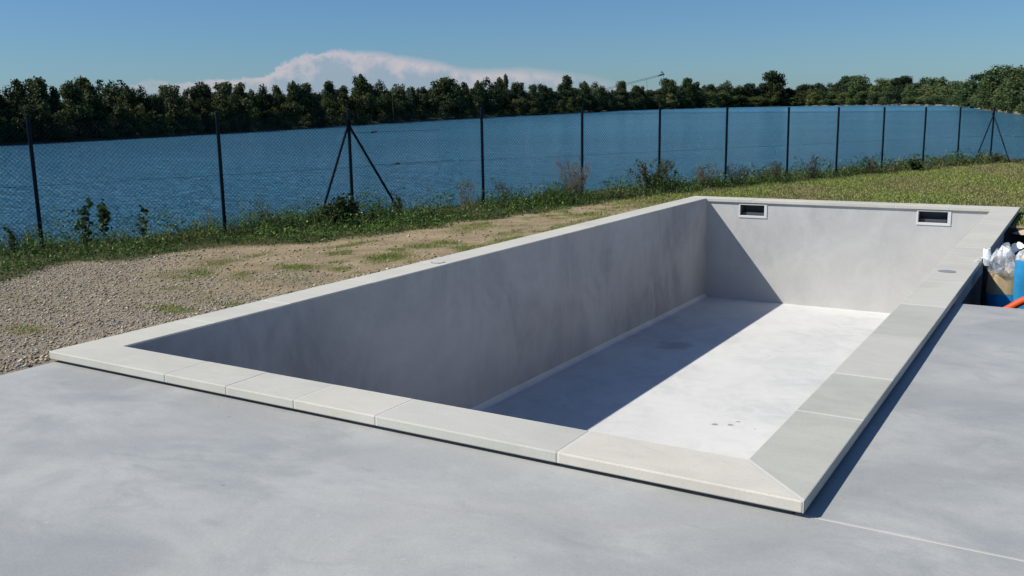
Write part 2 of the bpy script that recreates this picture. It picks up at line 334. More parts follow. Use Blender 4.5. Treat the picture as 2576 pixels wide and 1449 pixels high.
def grass_f(x, y):
    g = np.zeros_like(x); n = fbm(x*3.4, y*2.6, 5); n3 = fbm(x*.9+9, y*.9+4, 3)
    for (a, c, sx, sy, s) in GP: g = np.maximum(g, s*np.exp(-((x-a)/sx)**2-((y-c)/sy)**2))
    g = g*sstep(n, .31, .56)*1.35
    g = np.maximum(g, .75*sstep(fbm(x*2.6+40, y*2.0+3, 5), .60, .70)*(y > 3.6)*(y < 12))
    lawn = sstep(y+x*.35+(n3-.5)*3.0, 9.2, 11.6); lawn = np.where(x > 4.8, sstep(y, 9.9, 10.4), lawn)
    sand = sstep(.35-np.abs((x+1.05)-(y-6.2)*.2)+(n-.5)*.7, .1, .4)*(y < 11.5)*(y > 6)
    g = np.maximum(g, lawn)*(1-.85*sand)
    return np.clip(g, 0, 1)
def gravel_f(x, y):
    n = fbm(x*1.2+3, y*1.2+8, 3)
    a = sstep(y+(x+1)*.15+(n-.5)*2.4, 4.2, 1.2)
    strip = sstep(x+(n-.5)*.3, -.42, -.12)*sstep(y, 5.5, 3)
    return np.clip(np.maximum(a, strip)*(x < .05), 0, 1)
mt, t, bb = newmat('ground_soil')
at = N(t, 'ShaderNodeAttribute', attribute_name='tint'); sp_at = N(t, 'ShaderNodeSeparateColor'); t.links.new(at.outputs['Color'], sp_at.inputs[0])
P = pos(t); n_a = noise(t, P, 2.2, 6, .65); n_b = noise(t, P, 26, 5, .75); n_c = noise(t, P, 110, 3, .7)
soil = mixc(t, smooth(t, n_a, .3, .7), (.29, .22, .13), (.42, .335, .21))
soil = mixc(t, smooth(t, n_b, .55, .75), soil, (.2, .14, .085))
vor = N(t, 'ShaderNodeTexVoronoi', _Scale=55); t.links.new(P, vor.inputs[0]); vs_ = N(t, 'ShaderNodeSeparateColor'); t.links.new(vor.outputs['Color'], vs_.inputs[0])
grv = mixc(t, vs_.outputs[0], (.20, .165, .11), (.42, .36, .265)); grv = mixc(t, mth(t, 'MULTIPLY', vs_.outputs[1], .35), grv, (.25, .27, .29))
grn = mixc(t, smooth(t, n_b, .35, .7), (.06, .095, .018), (.15, .165, .045))
grn = mixc(t, smooth(t, noise(t, P, .8, 4), .5, .72), grn, (.22, .18, .075))
c = mixc(t, sp_at.outputs[1], soil, grv); c = mixc(t, mth(t, 'MULTIPLY_ADD', mth(t, 'SUBTRACT', n_b, .5), .9, sp_at.outputs[0], clamp=True), c, grn); c = mixc(t, sp_at.outputs[2], c, (.05, .055, .02))
t.links.new(c, bb.inputs['Base Color']); bb.inputs['Roughness'].default_value = .95; bb.inputs['Specular IOR Level'].default_value = .1
bump(t, bb, mth(t, 'ADD', n_b, mth(t, 'MULTIPLY', n_c, .5)), .8, .03); SOIL = mt
gx = np.concatenate([np.array([-60, -30, -18, -13]), np.arange(-10, 9.05, .1), np.array([10, 12, 15, 20, 30, 50, 90.])])
gy = np.concatenate([np.array([-80, -40, -20, -10, -6]), np.arange(-4, 34.05, .1), np.array([36, 40])])
X, Y = np.meshgrid(gx, gy, indexing='ij'); Z = gz(X, Y)
Z = np.where(inpit(X, Y), -1.15+fbm(X*2, Y*2)*.25, Z)
Gd = grass_f(X, Y)*(Y > -1); Gv = gravel_f(X, Y); Wf = weed_f(X, Y)
nx, ny = X.shape; I = np.arange(nx*ny).reshape(nx, ny)
F = np.stack([I[:-1, :-1], I[1:, :-1], I[1:, 1:], I[:-1, 1:]], -1).reshape(-1, 4)
cx_ = (X[:-1, :-1]+X[1:, 1:]).ravel()/2; cy2 = (Y[:-1, :-1]+Y[1:, 1:]).ravel()/2
keep = ~((cx_ > .1) & (cx_ < PW-.1) & (cy2 > .1) & (cy2 < PL-.1))
F = F[keep]
gme = mesh('ground', np.stack([X, Y, Z], -1).reshape(-1, 3), F, SOIL, tint=np.stack([Gd, Gv*(1-.6*Gd), np.clip(Wf, 0, 1)*.85], -1).reshape(-1, 3), smooth_=True)
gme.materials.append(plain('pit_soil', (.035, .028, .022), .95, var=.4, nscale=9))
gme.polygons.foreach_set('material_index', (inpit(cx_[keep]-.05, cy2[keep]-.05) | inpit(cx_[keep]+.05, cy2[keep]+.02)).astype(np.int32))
link('ground', gme,
     label='bare sandy ground with gravel, thin grass and lawn round the pool', kind='structure')

# ------------------------------------------------------------------ water and far bank
mt, t, bb = newmat('lake_water'); bb.inputs['Roughness'].default_value = .12; bb.inputs['IOR'].default_value = 1.33
P = pos(t, (1, 1, 1)); P2 = pos(t, (.5, 1.0, 1))
n1_ = noise(t, P, 1.6, 6, .62, .4); n2_ = noise(t, P2, .25, 4, .6, .5); n3_ = noise(t, P, .02, 5, .6)
c = mixc(t, smooth(t, n3_, .3, .7), (.05, .20, .33), (.075, .26, .41)); t.links.new(c, bb.inputs['Base Color'])
bump(t, bb, mth(t, 'ADD', n1_, mth(t, 'MULTIPLY', n2_, 1.2)), 1.0, 1.3)
WATER = mt
link('lake_water', mesh('lake_water', [(-3000, -800, ZW), (3000, -800, ZW), (3000, 3500, ZW), (-3000, 3500, ZW)], [[0, 1, 2, 3]], WATER), label='wind-rippled blue lake', kind='structure')
TREES = [(0,-109.7,60.7,6.6,3.48),(0,-111.7,63.8,6.35,2.95),(0,-111.9,65.7,6.08,2.72),(0,-113.3,68.3,6.74,2.4),(1,-114.3,71.6,7.36,3.75),(1,-113.3,73.3,6.01,1.8),(1,-114.0,76.4,6.89,3.03),(1,-117.1,80.3,7.52,2.74),(1,-115.6,80.3,6.54,2.47),(1,-117.2,87.6,6.59,2.78),(1,-120.1,91.7,6.58,2.85),(1,-119.1,94.1,5.78,2.59),(1,-121.5,98.4,6.97,3.71),(1,-122.6,103.4,6.72,2.7),(1,-124.3,107.3,7.46,3.02),(2,-125.3,113.0,7.68,4.34),(2,-128.8,120.1,7.36,3.19),(2,-130.7,124.4,6.72,2.52),(2,-131.3,128.1,7.5,3.45),(2,-133.6,133.9,7.22,2.62),(2,-135.6,140.5,8.52,3.0),(2,-135.2,143.2,8.14,4.14),(2,-138.5,149.4,6.37,2.95),(2,-143.8,160.0,8.82,3.1),(2,-150.1,171.9,7.92,3.64),(3,-154.4,183.6,11.21,4.95),(3,-161.5,198.8,10.09,5.06),(3,-166.4,213.5,9.86,5.11),(3,-171.9,227.1,9.11,3.8),(3,-175.7,236.7,9.28,3.93),(3,-184.7,261.6,12.61,8.74),(3,-191.8,280.1,10.74,5.28),(3,-193.7,287.2,11.29,4.04),(3,-202.3,309.4,12.98,4.88),(4,-206.3,323.6,14.24,6.55),(4,-212.6,341.1,14.2,4.67),(4,-222.2,371.6,13.69,7.37),(4,-229.7,398.5,13.28,5.69),(4,-236.5,419.8,13.69,5.59),(4,-242.2,437.4,12.18,6.18),(4,-258.9,486.9,18.83,8.95),(5,-276.2,543.2,18.04,8.48),(5,-293.0,595.0,18.4,10.26),(5,-308.6,644.9,14.79,8.3),(5,-332.7,719.5,22.32,10.43),(5,-366.5,830.6,20.77,14.07),(6,-380.9,937.2,28.7,17.32),(6,-393.5,1025.2,30.87,15.43),(6,-399.4,1068.6,26.71,13.38),(6,-408.8,1131.8,26.28,18.85),(6,-407.4,1194.1,30.92,19.84),(7,-396.8,1219.6,26.89,18.21),(7,-388.7,1234.5,28.37,18.42),(7,-377.6,1258.9,28.34,17.73),(7,-367.8,1272.9,42.78,28.46),(8,-351.1,1297.4,20.69,19.34),(8,-331.0,1291.9,25.88,23.55),(8,-310.9,1270.0,26.61,18.96),(8,-291.2,1247.1,25.79,17.6),(8,-274.4,1225.2,28.45,17.31),(9,-256.7,1205.7,32.86,20.07),(9,-238.5,1180.4,31.82,21.65),(9,-224.9,1169.0,21.65,19.52),(9,-196.7,1099.3,26.06,20.25),(10,-156.7,979.0,24.84,20.59),(10,-140.2,928.4,17.8,14.09),(10,-124.3,883.9,21.17,16.45),(11,-108.8,837.6,20.89,15.64),(11,-78.2,693.9,14.85,13.03),(12,-59.9,584.6,12.79,11.02),(12,-30.8,385.7,11.88,10.02),(13,-18.4,298.2,11.2,7.81),(13,-12.5,263.2,10.1,6.94),(13,-7.3,234.2,8.84,7.26),(13,-1.7,202.5,8.47,7.27)]
BACK = [(1,-125.4,90.6,7.91,4.29),(4,-225.4,366.7,16.19,3.33),(5,-379.6,880.3,16.17,8.92),(0,-125.9,76.5,5.83,3.31),(1,-126.7,89.2,5.88,3.37),(1,-132.4,104.8,5.71,4.29),(1,-138.7,122.4,6.23,4.6),(2,-143.2,143.5,6.38,4.94),(3,-190.7,261.3,7.99,6.32),(4,-272.7,520.2,12.12,11.34),(5,-338.9,730.5,13.49,12.46),(6,-414.4,1120.7,22.01,23.36),(7,-393.9,1260.8,22.56,26.12),(8,-348.7,1330.6,19.25,33.07),(9,-277.9,1253.5,19.55,26.05),(10,-185.3,1081.3,17.95,27.21),(11,-101.3,825.7,13.95,21.07),(12,-43.4,481.3,10.34,12.44),(0,-114.1,62.6,5.24,2.96),(0,-118.0,66.3,4.88,3.66),(0,-115.5,66.8,4.45,3.01),(0,-118.3,70.1,5.26,3.0),(0,-116.9,70.9,4.92,3.94),(1,-118.4,74.1,5.32,3.19),(1,-117.5,75.4,4.72,2.86),(1,-119.2,78.1,4.59,3.18),(1,-118.3,79.4,5.37,3.7),(1,-120.9,83.6,5.64,3.45),(1,-123.5,87.5,5.54,3.74),(1,-120.6,87.9,5.25,3.61),(1,-121.1,90.7,5.39,3.82),(1,-121.7,93.7,4.46,4.2),(1,-125.2,99.4,4.2,3.54),(1,-126.1,102.7,5.09,3.47),(1,-125.7,104.9,5.07,4.25),(1,-129.0,110.9,5.42,4.63),(1,-130.0,115.4,5.92,3.36),(2,-132.0,119.9,6.2,4.41),(2,-133.6,124.9,5.56,3.61),(2,-136.0,130.1,5.18,3.7),(2,-137.6,134.8,5.62,3.67),(2,-138.2,138.6,6.1,4.08),(2,-139.6,143.6,6.3,4.56),(2,-139.6,147.8,6.4,4.17),(2,-148.8,165.4,7.57,5.32),(2,-154.6,177.2,6.09,5.64),(3,-160.8,190.0,8.96,4.0),(3,-161.1,194.4,9.28,4.26),(3,-164.5,202.8,7.35,4.13),(3,-169.1,212.9,7.94,4.63),(3,-170.0,219.0,7.77,5.27),(3,-174.1,230.0,7.3,4.04),(3,-177.6,239.1,6.61,5.41),(3,-184.2,254.2,8.98,5.04),(3,-187.9,265.1,8.97,5.92),(3,-191.7,277.4,9.37,5.35),(3,-196.7,291.0,8.57,5.96),(3,-201.9,305.9,10.13,6.73),(4,-210.9,328.0,10.13,7.43),(4,-215.3,344.3,11.31,6.83),(4,-221.3,362.8,10.47,8.33),(4,-227.8,384.4,10.91,8.4),(4,-233.6,405.7,9.94,8.39),(4,-243.7,434.8,9.49,8.72),(4,-251.4,461.0,11.05,8.49),(4,-261.9,492.5,14.48,7.46),(4,-270.7,519.9,13.84,9.41),(5,-280.5,552.7,12.47,11.77),(5,-295.7,600.9,13.06,11.54),(5,-312.4,652.9,11.36,10.63),(5,-329.7,706.2,15.15,15.02),(5,-354.3,784.0,15.17,15.26),(5,-375.0,855.5,14.94,16.01),(5,-377.6,888.1,17.56,17.45),(6,-385.9,937.7,19.77,19.65),(6,-391.1,985.1,23.05,19.35),(6,-396.5,1033.5,25.54,15.0),(6,-404.2,1081.2,21.54,16.57),(6,-410.6,1129.2,18.91,20.29),(6,-419.1,1191.7,21.06,19.41),(6,-410.2,1203.4,22.05,20.4),(7,-403.0,1222.1,19.17,23.44),(7,-394.6,1243.9,21.64,22.17),(7,-384.1,1256.2,22.48,17.72),(7,-378.0,1273.7,23.15,19.22),(7,-369.1,1284.9,33.54,19.98),(7,-360.5,1298.7,22.33,19.82),(8,-354.2,1320.9,17.18,20.16),(8,-338.5,1308.2,20.33,18.63),(8,-321.2,1284.9,19.87,24.48),(8,-300.8,1261.5,19.82,21.32),(8,-283.7,1242.6,18.33,19.47),(9,-269.9,1231.9,23.34,18.85),(9,-253.6,1207.3,25.73,18.15),(9,-241.9,1200.8,22.8,19.36),(9,-226.3,1177.4,16.15,24.51),(9,-203.0,1126.2,20.62,18.15),(10,-180.4,1054.9,18.84,17.64),(10,-162.2,1003.4,18.35,21.29),(10,-139.8,933.4,15.09,13.59),(10,-126.7,893.8,16.84,13.08),(11,-115.0,859.3,15.38,17.95),(11,-100.4,818.9,12.72,14.66),(11,-78.4,697.5,10.04,14.88),(12,-57.0,570.3,10.17,10.84),(12,-40.4,458.6,10.42,7.71),(12,-28.9,373.7,9.85,6.58),(13,-21.0,317.3,8.42,6.88),(13,-15.5,286.7,7.88,5.84),(13,-10.9,257.7,7.43,5.64),(13,-7.2,238.5,7.04,4.01),(13,-4.6,221.4,6.76,3.81),(13,-2.6,212.3,6.35,4.21),(5,-359.9,806.1,14.27,13.68),(5,-366.8,845.2,13.08,12.86),(5,-371.2,877.7,12.1,14.8),(6,-379.2,914.0,19.93,13.08),(5,-367.5,856.5,10.48,15.91)]
UNDER = [(0,-106.2,57.8,3.58,3.0),(0,-106.1,59.1,3.6,3.09),(0,-107.1,61.1,2.86,3.53),(0,-108.4,63.6,2.8,3.53),(0,-108.7,65.5,3.02,3.25),(0,-109.8,67.8,2.73,3.08),(1,-108.8,68.7,3.18,3.44),(1,-109.4,70.9,2.57,3.52),(1,-110.1,73.3,3.22,3.63),(1,-111.8,76.4,3.58,3.42),(1,-112.5,78.8,2.69,3.84),(1,-113.0,81.4,2.14,2.82),(1,-113.2,83.1,3.74,3.14),(1,-113.5,85.3,3.11,3.27),(1,-114.4,87.9,2.56,3.39),(1,-115.2,90.7,2.31,3.44),(1,-116.2,93.7,2.19,3.81),(1,-117.7,97.4,2.75,3.28),(1,-118.4,100.1,2.6,3.25),(1,-119.4,103.2,3.74,3.14),(1,-120.8,106.5,3.12,4.52),(2,-122.3,111.1,4.15,3.39),(2,-123.8,114.9,3.63,4.79),(2,-125.8,120.3,2.6,3.44),(2,-127.5,124.6,2.81,4.86),(2,-129.4,130.2,2.74,3.91),(2,-130.3,134.2,4.06,5.05),(2,-132.9,141.1,2.92,4.13),(2,-134.1,145.7,2.7,4.32),(2,-139.9,155.7,3.87,4.69),(2,-146.0,166.6,3.01,3.98),(2,-148.9,173.4,5.21,6.5),(3,-152.8,183.8,6.29,5.18),(3,-156.9,193.5,5.29,5.19),(3,-160.0,202.2,4.67,4.19),(3,-163.3,210.4,3.87,3.83),(3,-165.2,216.6,3.82,5.58),(3,-170.6,229.2,5.21,5.57),(3,-174.4,239.9,5.97,6.27),(3,-178.8,252.5,4.32,6.13),(3,-184.4,266.8,4.76,6.2),(3,-189.9,281.4,5.06,7.25),(3,-196.8,299.6,5.5,5.63),(4,-200.1,310.8,6.42,7.4),(4,-206.2,328.7,5.69,6.97),(4,-211.6,345.3,5.51,8.12),(4,-216.7,363.2,7.48,8.59),(4,-223.9,385.6,6.78,9.19),(4,-232.7,412.0,5.74,7.46),(4,-239.9,434.0,5.67,8.64),(4,-247.2,458.2,5.79,7.3),(4,-255.9,483.6,7.28,7.73),(4,-263.3,507.8,10.42,8.16),(5,-272.1,535.6,7.86,9.69),(5,-283.5,571.1,9.44,11.7),(5,-297.9,616.3,6.51,11.13),(5,-313.3,663.9,8.71,14.25),(5,-334.2,729.0,8.44,12.07),(5,-353.3,788.3,10.95,17.26),(5,-364.5,839.2,12.36,17.11),(5,-370.1,877.9,11.38,16.85),(6,-375.0,915.3,13.03,19.13),(6,-381.6,961.6,12.59,18.69),(6,-387.5,1006.5,11.79,18.54),(6,-393.9,1053.6,15.46,24.1),(6,-402.7,1117.9,15.38,24.09),(6,-406.9,1170.9,14.18,18.34),(7,-400.4,1183.9,15.88,26.44),(7,-390.7,1201.6,14.13,25.19),(7,-380.8,1216.8,11.03,23.94),(7,-372.3,1234.0,11.29,26.27),(7,-364.2,1257.1,16.34,19.36),(7,-357.2,1270.7,13.77,18.73),(8,-350.1,1283.1,9.26,28.09),(8,-334.7,1283.1,13.76,29.32),(8,-312.6,1258.9,14.69,18.72),(8,-297.8,1239.6,12.78,25.79),(8,-279.0,1217.8,14.71,27.7),(9,-260.3,1198.9,13.87,23.42),(9,-243.6,1177.1,13.73,19.06),(9,-230.8,1162.5,14.52,24.71),(9,-214.6,1142.9,10.61,20.75),(9,-193.1,1082.4,12.12,16.7),(10,-176.0,1031.8,15.31,18.96),(10,-157.5,976.6,10.06,20.39),(10,-138.7,919.5,9.36,17.83),(10,-123.2,871.9,10.78,19.91),(11,-107.7,826.3,8.01,17.83),(11,-94.1,784.4,8.71,14.84),(11,-71.8,652.7,5.69,11.36),(12,-56.2,558.1,6.33,9.99),(12,-42.8,471.0,6.57,11.19),(12,-28.0,363.6,6.13,6.9),(13,-20.3,307.1,5.51,5.45),(13,-16.0,281.3,3.81,5.56),(13,-12.0,256.9,3.89,4.82),(13,-8.9,239.0,4.96,4.03),(13,-6.5,224.2,4.01,4.75),(13,-3.9,209.5,4.68,4.9),(13,-1.4,195.9,3.83,4.42),(13,0.6,184.1,3.47,4.2)]
SHORE = [(-98.8,40.9),(-101.4,51.7),(-105.2,60.5),(-112.8,89.0),(-132.3,143.7),(-145.6,167.3),(-194.6,296.5),(-242.2,444.7),(-358.2,805.9),(-406.7,1156.0),(-342.1,1285.4),(-211.9,1134.2),(-92.0,773.4),(-47.3,502.3),(-20.4,306.6),(-8.2,232.5),(2.3,171.5)]
CAMXY = np.array([5.7112, -3.4514])
sp = [(-110., -300.), (-96., -60.)]+SHORE+[(14., 120.), (45., 80.), (110., 40.), (200., -200.)]
V = []; F = []
fine = []
for i in range(len(sp)-1):
    n = max(1, int(np.hypot(sp[i+1][0]-sp[i][0], sp[i+1][1]-sp[i][1])/6)) if i > 1 else 2
    n = min(n, 60)
    for k in range(n):
        q = np.array(sp[i])+(np.array(sp[i+1])-np.array(sp[i]))*k/n; fine.append(q)
fine.append(np.array(sp[-1]))
for q in fine:
    d = q-CAMXY; L_ = np.hypot(*d); u = d/L_; j = (fbm(np.array([q[0]*.13]), np.array([q[1]*.13]))[0]-.5)*min(3, L_*.012)
    for r, z in ((-.3+j, ZW-.5), (.5+j, ZW+.15), (2.5+j, ZW+.5), (9, -1.15), (40, -.9), (6000, -.9)):
        V.append((*(CAMXY+u*(L_+r)), z))
for i in range(len(fine)-1):
    for k in range(5): a = i*6+k; F.append([a, a+6, a+7, a+1])
mt, t, bb = newmat('bank_soil'); P = pos(t); at = N(t, 'ShaderNodeAttribute', attribute_name='tint'); c = mixc(t, mth(t, 'MULTIPLY', smooth(t, noise(t, P, .12, 6, .65), .3, .5), at.outputs['Fac']), (.018, .022, .010), (.30, .24, .14))
t.links.new(c, bb.inputs['Base Color']); bb.inputs['Roughness'].default_value = .95
sandy = np.repeat([float(np.clip((q[0]+420)/150, 0, 1)*(q[1] > 600) or (q[0] > -70)*(q[1] > 100)) for q in fine], 6)
link('far_bank', mesh('far_bank', V, F, mt, tint=np.repeat(sandy[:, None], 3, 1)), label='low sandy and grassy shore on the other side of the lake', kind='structure')

# ------------------------------------------------------------------ trees across the lake
def crown_mesh(seed, kind, light=1.0):
    r = np.random.default_rng(seed); lob = []
    nl = 30 if kind != 'shrub' else 14
    for i in range(nl):
        if kind == 'tall': z = r.uniform(.1, .93); R_ = .36*math.sin(PI*min(.97, z*.86+.17))**.7
        elif kind == 'round': z = r.uniform(.12, .88); R_ = .43*math.sin(PI*min(.98, z*.8+.2))**.6
        elif kind == 'twin': z = r.uniform(.1, .86); R_ = .40*(1.05-z*.75)
        else: z = r.uniform(.08, .6); R_ = .45*(1.1-z)
        a = r.uniform(0, 2*PI); q = R_*math.sqrt(r.uniform(.15, 1))*.72
        lob.append((math.cos(a)*q, math.sin(a)*q, z, r.uniform(.10, .17)*(1.1 if z < .6 else .8)))
    if kind == 'twin':
        for s in (-1, 1):
            for k in range(4): lob.append((s*.17+r.uniform(-.05, .05), r.uniform(-.1, .1), .62+k*.095, .12-.02*k))
    if kind == 'tall': lob += [(r.uniform(-.05, .05), 0, .88, .09), (r.uniform(-.1, .1), 0, .8, .11), (0, 0, .94, .05)]
    if kind == 'shrub': lob += [(r.uniform(-.3, .3), r.uniform(-.2, .2), r.uniform(.6, .85), .14) for _ in range(3)]
    lob = np.array(lob); n = 7000 if kind != 'shrub' else 2600
    w = lob[:, 3]**2; k = r.choice(len(lob), n, p=w/w.sum())
    d = r.normal(size=(n, 3)); d /= np.linalg.norm(d, axis=1)[:, None]
    rad = lob[k, 3]*(r.uniform(.5, 1.0, n)**.5)*(1+.28*r.normal(size=n).clip(-1, 1.3))
    p_ = lob[k, :3]+d*rad[:, None]*np.array([1, 1, .95]); p_[:, 2] = np.clip(p_[:, 2], .01, 1.02)
    nn = d+r.normal(size=(n, 3))*.55; nn /= np.linalg.norm(nn, axis=1)[:, None]
    a = np.cross(nn, r.normal(size=(n, 3))); a /= np.linalg.norm(a, axis=1)[:, None]; b_ = np.cross(nn, a)
    sz = r.uniform(.010, .024, n)[:, None]*(1.25 if kind == 'shrub' else 1)
    V = np.stack([p_-a*sz-b_*sz*.6, p_+a*sz-b_*sz*.6, p_+a*sz*.6+b_*sz, p_-a*sz*.7+b_*sz*.8], 1).reshape(-1, 3)
    F = np.arange(n*4).reshape(n, 4)
    base = {'tall': (.042, .066, .020), 'round': (.030, .052, .020), 'twin': (.036, .060, .026), 'shrub': (.036, .056, .018)}[kind]
    cl = np.array(base)[None]*np.array([light*1.12, light, light*.9])*(1+.4*r.normal(size=(len(lob), 1))*.45)[k]*(1+.22*r.normal(size=(n, 1)))
    cl = np.clip(cl, .008, .2)*(1+np.array([.35, .12, -.1])*r.random((n, 1))*(r.random((len(lob), 1)) < .3)[k])
    return mesh('crown_'+kind, V, F, TREEM, tint=np.repeat(cl, 4, 0))
def trunk_mesh(seed):
    r = np.random.default_rng(seed); b = MB(); b.tube([(0, 0, -.04), (.01, 0, .3), (-.01, .01, .6), (0, 0, .85)], [.022, .017, .011, .003], 6)
    for i in range(6):
        a = r.uniform(0, 6.3); z = r.uniform(.25, .6); b.tube([(0, 0, z), (math.cos(a)*.12, math.sin(a)*.12, z+.12), (math.cos(a)*.2, math.sin(a)*.2, z+.28)], [.009, .006, .002], 5)
    return mesh('trunk', b.v, b.f, BARK)
KN = ['tall', 'round', 'twin', 'tall', 'round', 'round', 'tall', 'twin']
CR = [crown_mesh(40+i, k) for i, k in enumerate(KN)]; CRL = [crown_mesh(60+i, k, 1.75) for i, k in enumerate(('round', 'round', 'twin', 'tall'))]; SHL = [crown_mesh(80+i, 'shrub', 1.9) for i in range(3)]; TK = [trunk_mesh(i) for i in range(3)]
SHB = [crown_mesh(70+i, 'shrub') for i in range(5)]
ORD = 'first second third fourth fifth sixth seventh eighth ninth tenth eleventh twelfth thirteenth fourteenth fifteenth sixteenth seventeenth eighteenth'.split()
CNT = 'one two three four five six seven eight nine ten eleven twelve thirteen fourteen fifteen sixteen seventeen eighteen'.split()
def where(k):
    if k == 0: return 'left of the first fence post'
    if k == 13: return 'right of the last fence post'
    return 'between the %s and %s fence posts' % (ORD[k-1], ORD[k])
LOOK = {'tall': 'upright tree', 'round': 'round-topped tree', 'twin': 'forked-top tree'}
def grp(lst):
    d = {}
    for q in lst: d.setdefault(q[0], []).append(q)
    return d
idx = 0
VIS0 = {id(q) for q in TREES[:2]+TREES[-2:]}
for name_, lst, what in (('tree', TREES, 'front'), ('tree', BACK, 'back')):
    for k, row in grp(lst).items():
        vis = [q for q in row if id(q) not in VIS0]
        for q in row:
            _, x, y, h, w = q; ki = (idx*5+3) % 8; idx += 1
            if w/h < .38 and KN[ki] != 'tall': ki = 0 if idx % 2 else 3
            if w/h > .55 and KN[ki] == 'tall': ki = 1 if idx % 2 else 4
            if id(q) in VIS0: lab = 'shore tree across the lake %s beyond the %s edge of the view' % ('farther out' if q is TREES[0] or q is TREES[-1] else 'just', 'left' if x < -90 else 'right')
            elif what == 'front':
                lab = '%s, %s of %s across the lake %s' % (LOOK[KN[ki]], ORD[vis.index(q)], CNT[len(vis)-1], where(k)) if len(vis) > 1 else '%s, only front-row one across the lake %s' % (LOOK[KN[ki]], where(k))
            else: lab = ('half-hidden far tree, %s of %s from left, %s' % (ORD[vis.index(q)], CNT[len(vis)-1], where(k)) if len(vis) > 1 else 'only half-hidden far tree %s' % where(k))
            root = empty('tree', (x, y, -1.2), random.uniform(0, 6.28), label=lab, cat='tree', group='front trees along the far shore' if what == 'front' else 'half-hidden far trees')
            c_ = link('crown', CR[ki] if k < 9 or (k < 11 and idx % 2) else CRL[{'round': idx % 2, 'twin': 2, 'tall': 3}[KN[ki]]], root); s = w/.8; c_.scale = (s*1.55, s*1.55, h*1.10); link('trunk', TK[idx % 3], root).scale = (h*.8, h*.8, h)
for k, row in grp(UNDER).items():
    for qi, q in enumerate(row):
        _, x, y, h, w = q; i = random.randrange(5)
        hh = max(h, 1.8)*(1.65 if k < 4 else 1.35)
        out_ = x > 6 or (k == 0 and q[1] < -107.9 and False)
        o = link('shrub', SHB[i] if k < 6 or (k < 9 and qi % 2) else SHL[i % 3], None, label=('low waterline shrub, %s of %s from left, %s' % (ORD[qi], CNT[len(row)-1], where(k))) if len(row) > 1 else 'only low waterline shrub %s' % where(k), cat='shrub', group='shrubs at the far waterline %s' % where(k))
        o.location = (CAMXY[0]+(x-CAMXY[0])*.995, CAMXY[1]+(y-CAMXY[1])*.995, -1.6); o.rotation_euler = (0, 0, random.uniform(0, 6.28)); o.scale = (w/.8*1.15, w/.8*1.15, hh)

# quarry conveyor and sand heap beyond the trees, thin mast on the left
STEEL = plain('dull_steel', (.06, .065, .075), .7)
CK = lambda v: Vector((5.71+(v[0]-5.71)*1.13, -3.45+(v[1]+3.45)*1.13, 1.5+(v[2]-1.5)*1.13))
A = CK((-396.9, 801.5, 15.2)); H = CK((-340.8, 827.2, 29.6)); dr = (H-A).normalized(); A = A-dr*16; sd_ = dr.cross(Vector((0, 0, 1))).normalized(); upv = sd_.cross(dr)
cv_ = empty('quarry_conveyor', (-396.9, 801.5, -1), label='slanting grey lattice boom of a quarry conveyor rising above the far trees', cat='conveyor')
def CV(b, nm): 
    o = b.build(nm, STEEL, cv_); o.location = (396.9, -801.5, 1); return o
b = MB()
for s in (-1, 1):
    b.tube([A+sd_*s*.8, H+sd_*s*.8], .16, 5); b.tube([A+sd_*s*.8+upv*1.5, H+sd_*s*.8+upv*1.3], .13, 5)
    L_ = (H-A).length; n = int(L_/2.4)
    for i in range(n):
        p0 = A+(H-A)*(i/n); p1 = A+(H-A)*((i+1)/n); b.tube([p0+sd_*s*.8+upv*(1.4*(i % 2)), p1+sd_*s*.8+upv*(1.4*((i+1) % 2))], .08, 4)
CV(b, 'lattice_boom')
b = MB(); b.tube([H-dr*5+upv*.7, H+dr*1.5+upv*.7], [.6, .9], 8); b.tube([H-dr*2.6+upv, H-dr*.6+upv*4.2, H+dr*1.2+upv*.6], [.5, .75, .5], 6); CV(b, 'head_frame')
for f_, l_ in ((1.0, 1.2), (.8, 1.0), (.62, 1.0)):
    p0 = A+(H-A)*f_; b = MB(); b.tube([p0, p0+dr*3*f_+Vector((0, 0, -p0.z-1))], .14, 5); CV(b, 'support_leg')
b = MB(); n = 40; V = [(0, 0, 15.0)]
for j, (r, z) in enumerate(((2.6, 11.8), (5, 6.5), (8, 0))):
    for i in range(n): a = 2*PI*i/n; rr_ = r*(1+.06*math.sin(3*a+j)+.04*math.sin(7*a)); V.append((rr_*math.cos(a), rr_*math.sin(a), z))
F = [[0, 1+i, 1+(i+1) % n] for i in range(n)]+[[1+j*n+i, 1+(j+1)*n+i, 1+(j+1)*n+(i+1) % n, 1+j*n+(i+1) % n] for j in range(2) for i in range(n)]
o = link('sand_heap', mesh('sand_heap', V, F, plain('heap_sand', (.52, .42, .26), .95, nscale=.5), smooth_=True), label='pale yellow quarry sand heap glimpsed between trees below the conveyor', cat='sand heap'); o.location = (-408, 961, -.9); o.scale = (1.3, 1.3, 1.32)
b = MB(); b.tube([(0, 0, 0), (0, 0, 9.0)], [.07, .05], 6); b.box(-.5, -.06, 8.0, .5, .06, 8.15)
o = b.build('mast', BARK, label='thin bare mast rising between the far trees under the cloud', cat='mast'); o.location = (-155, 197, -1.2)

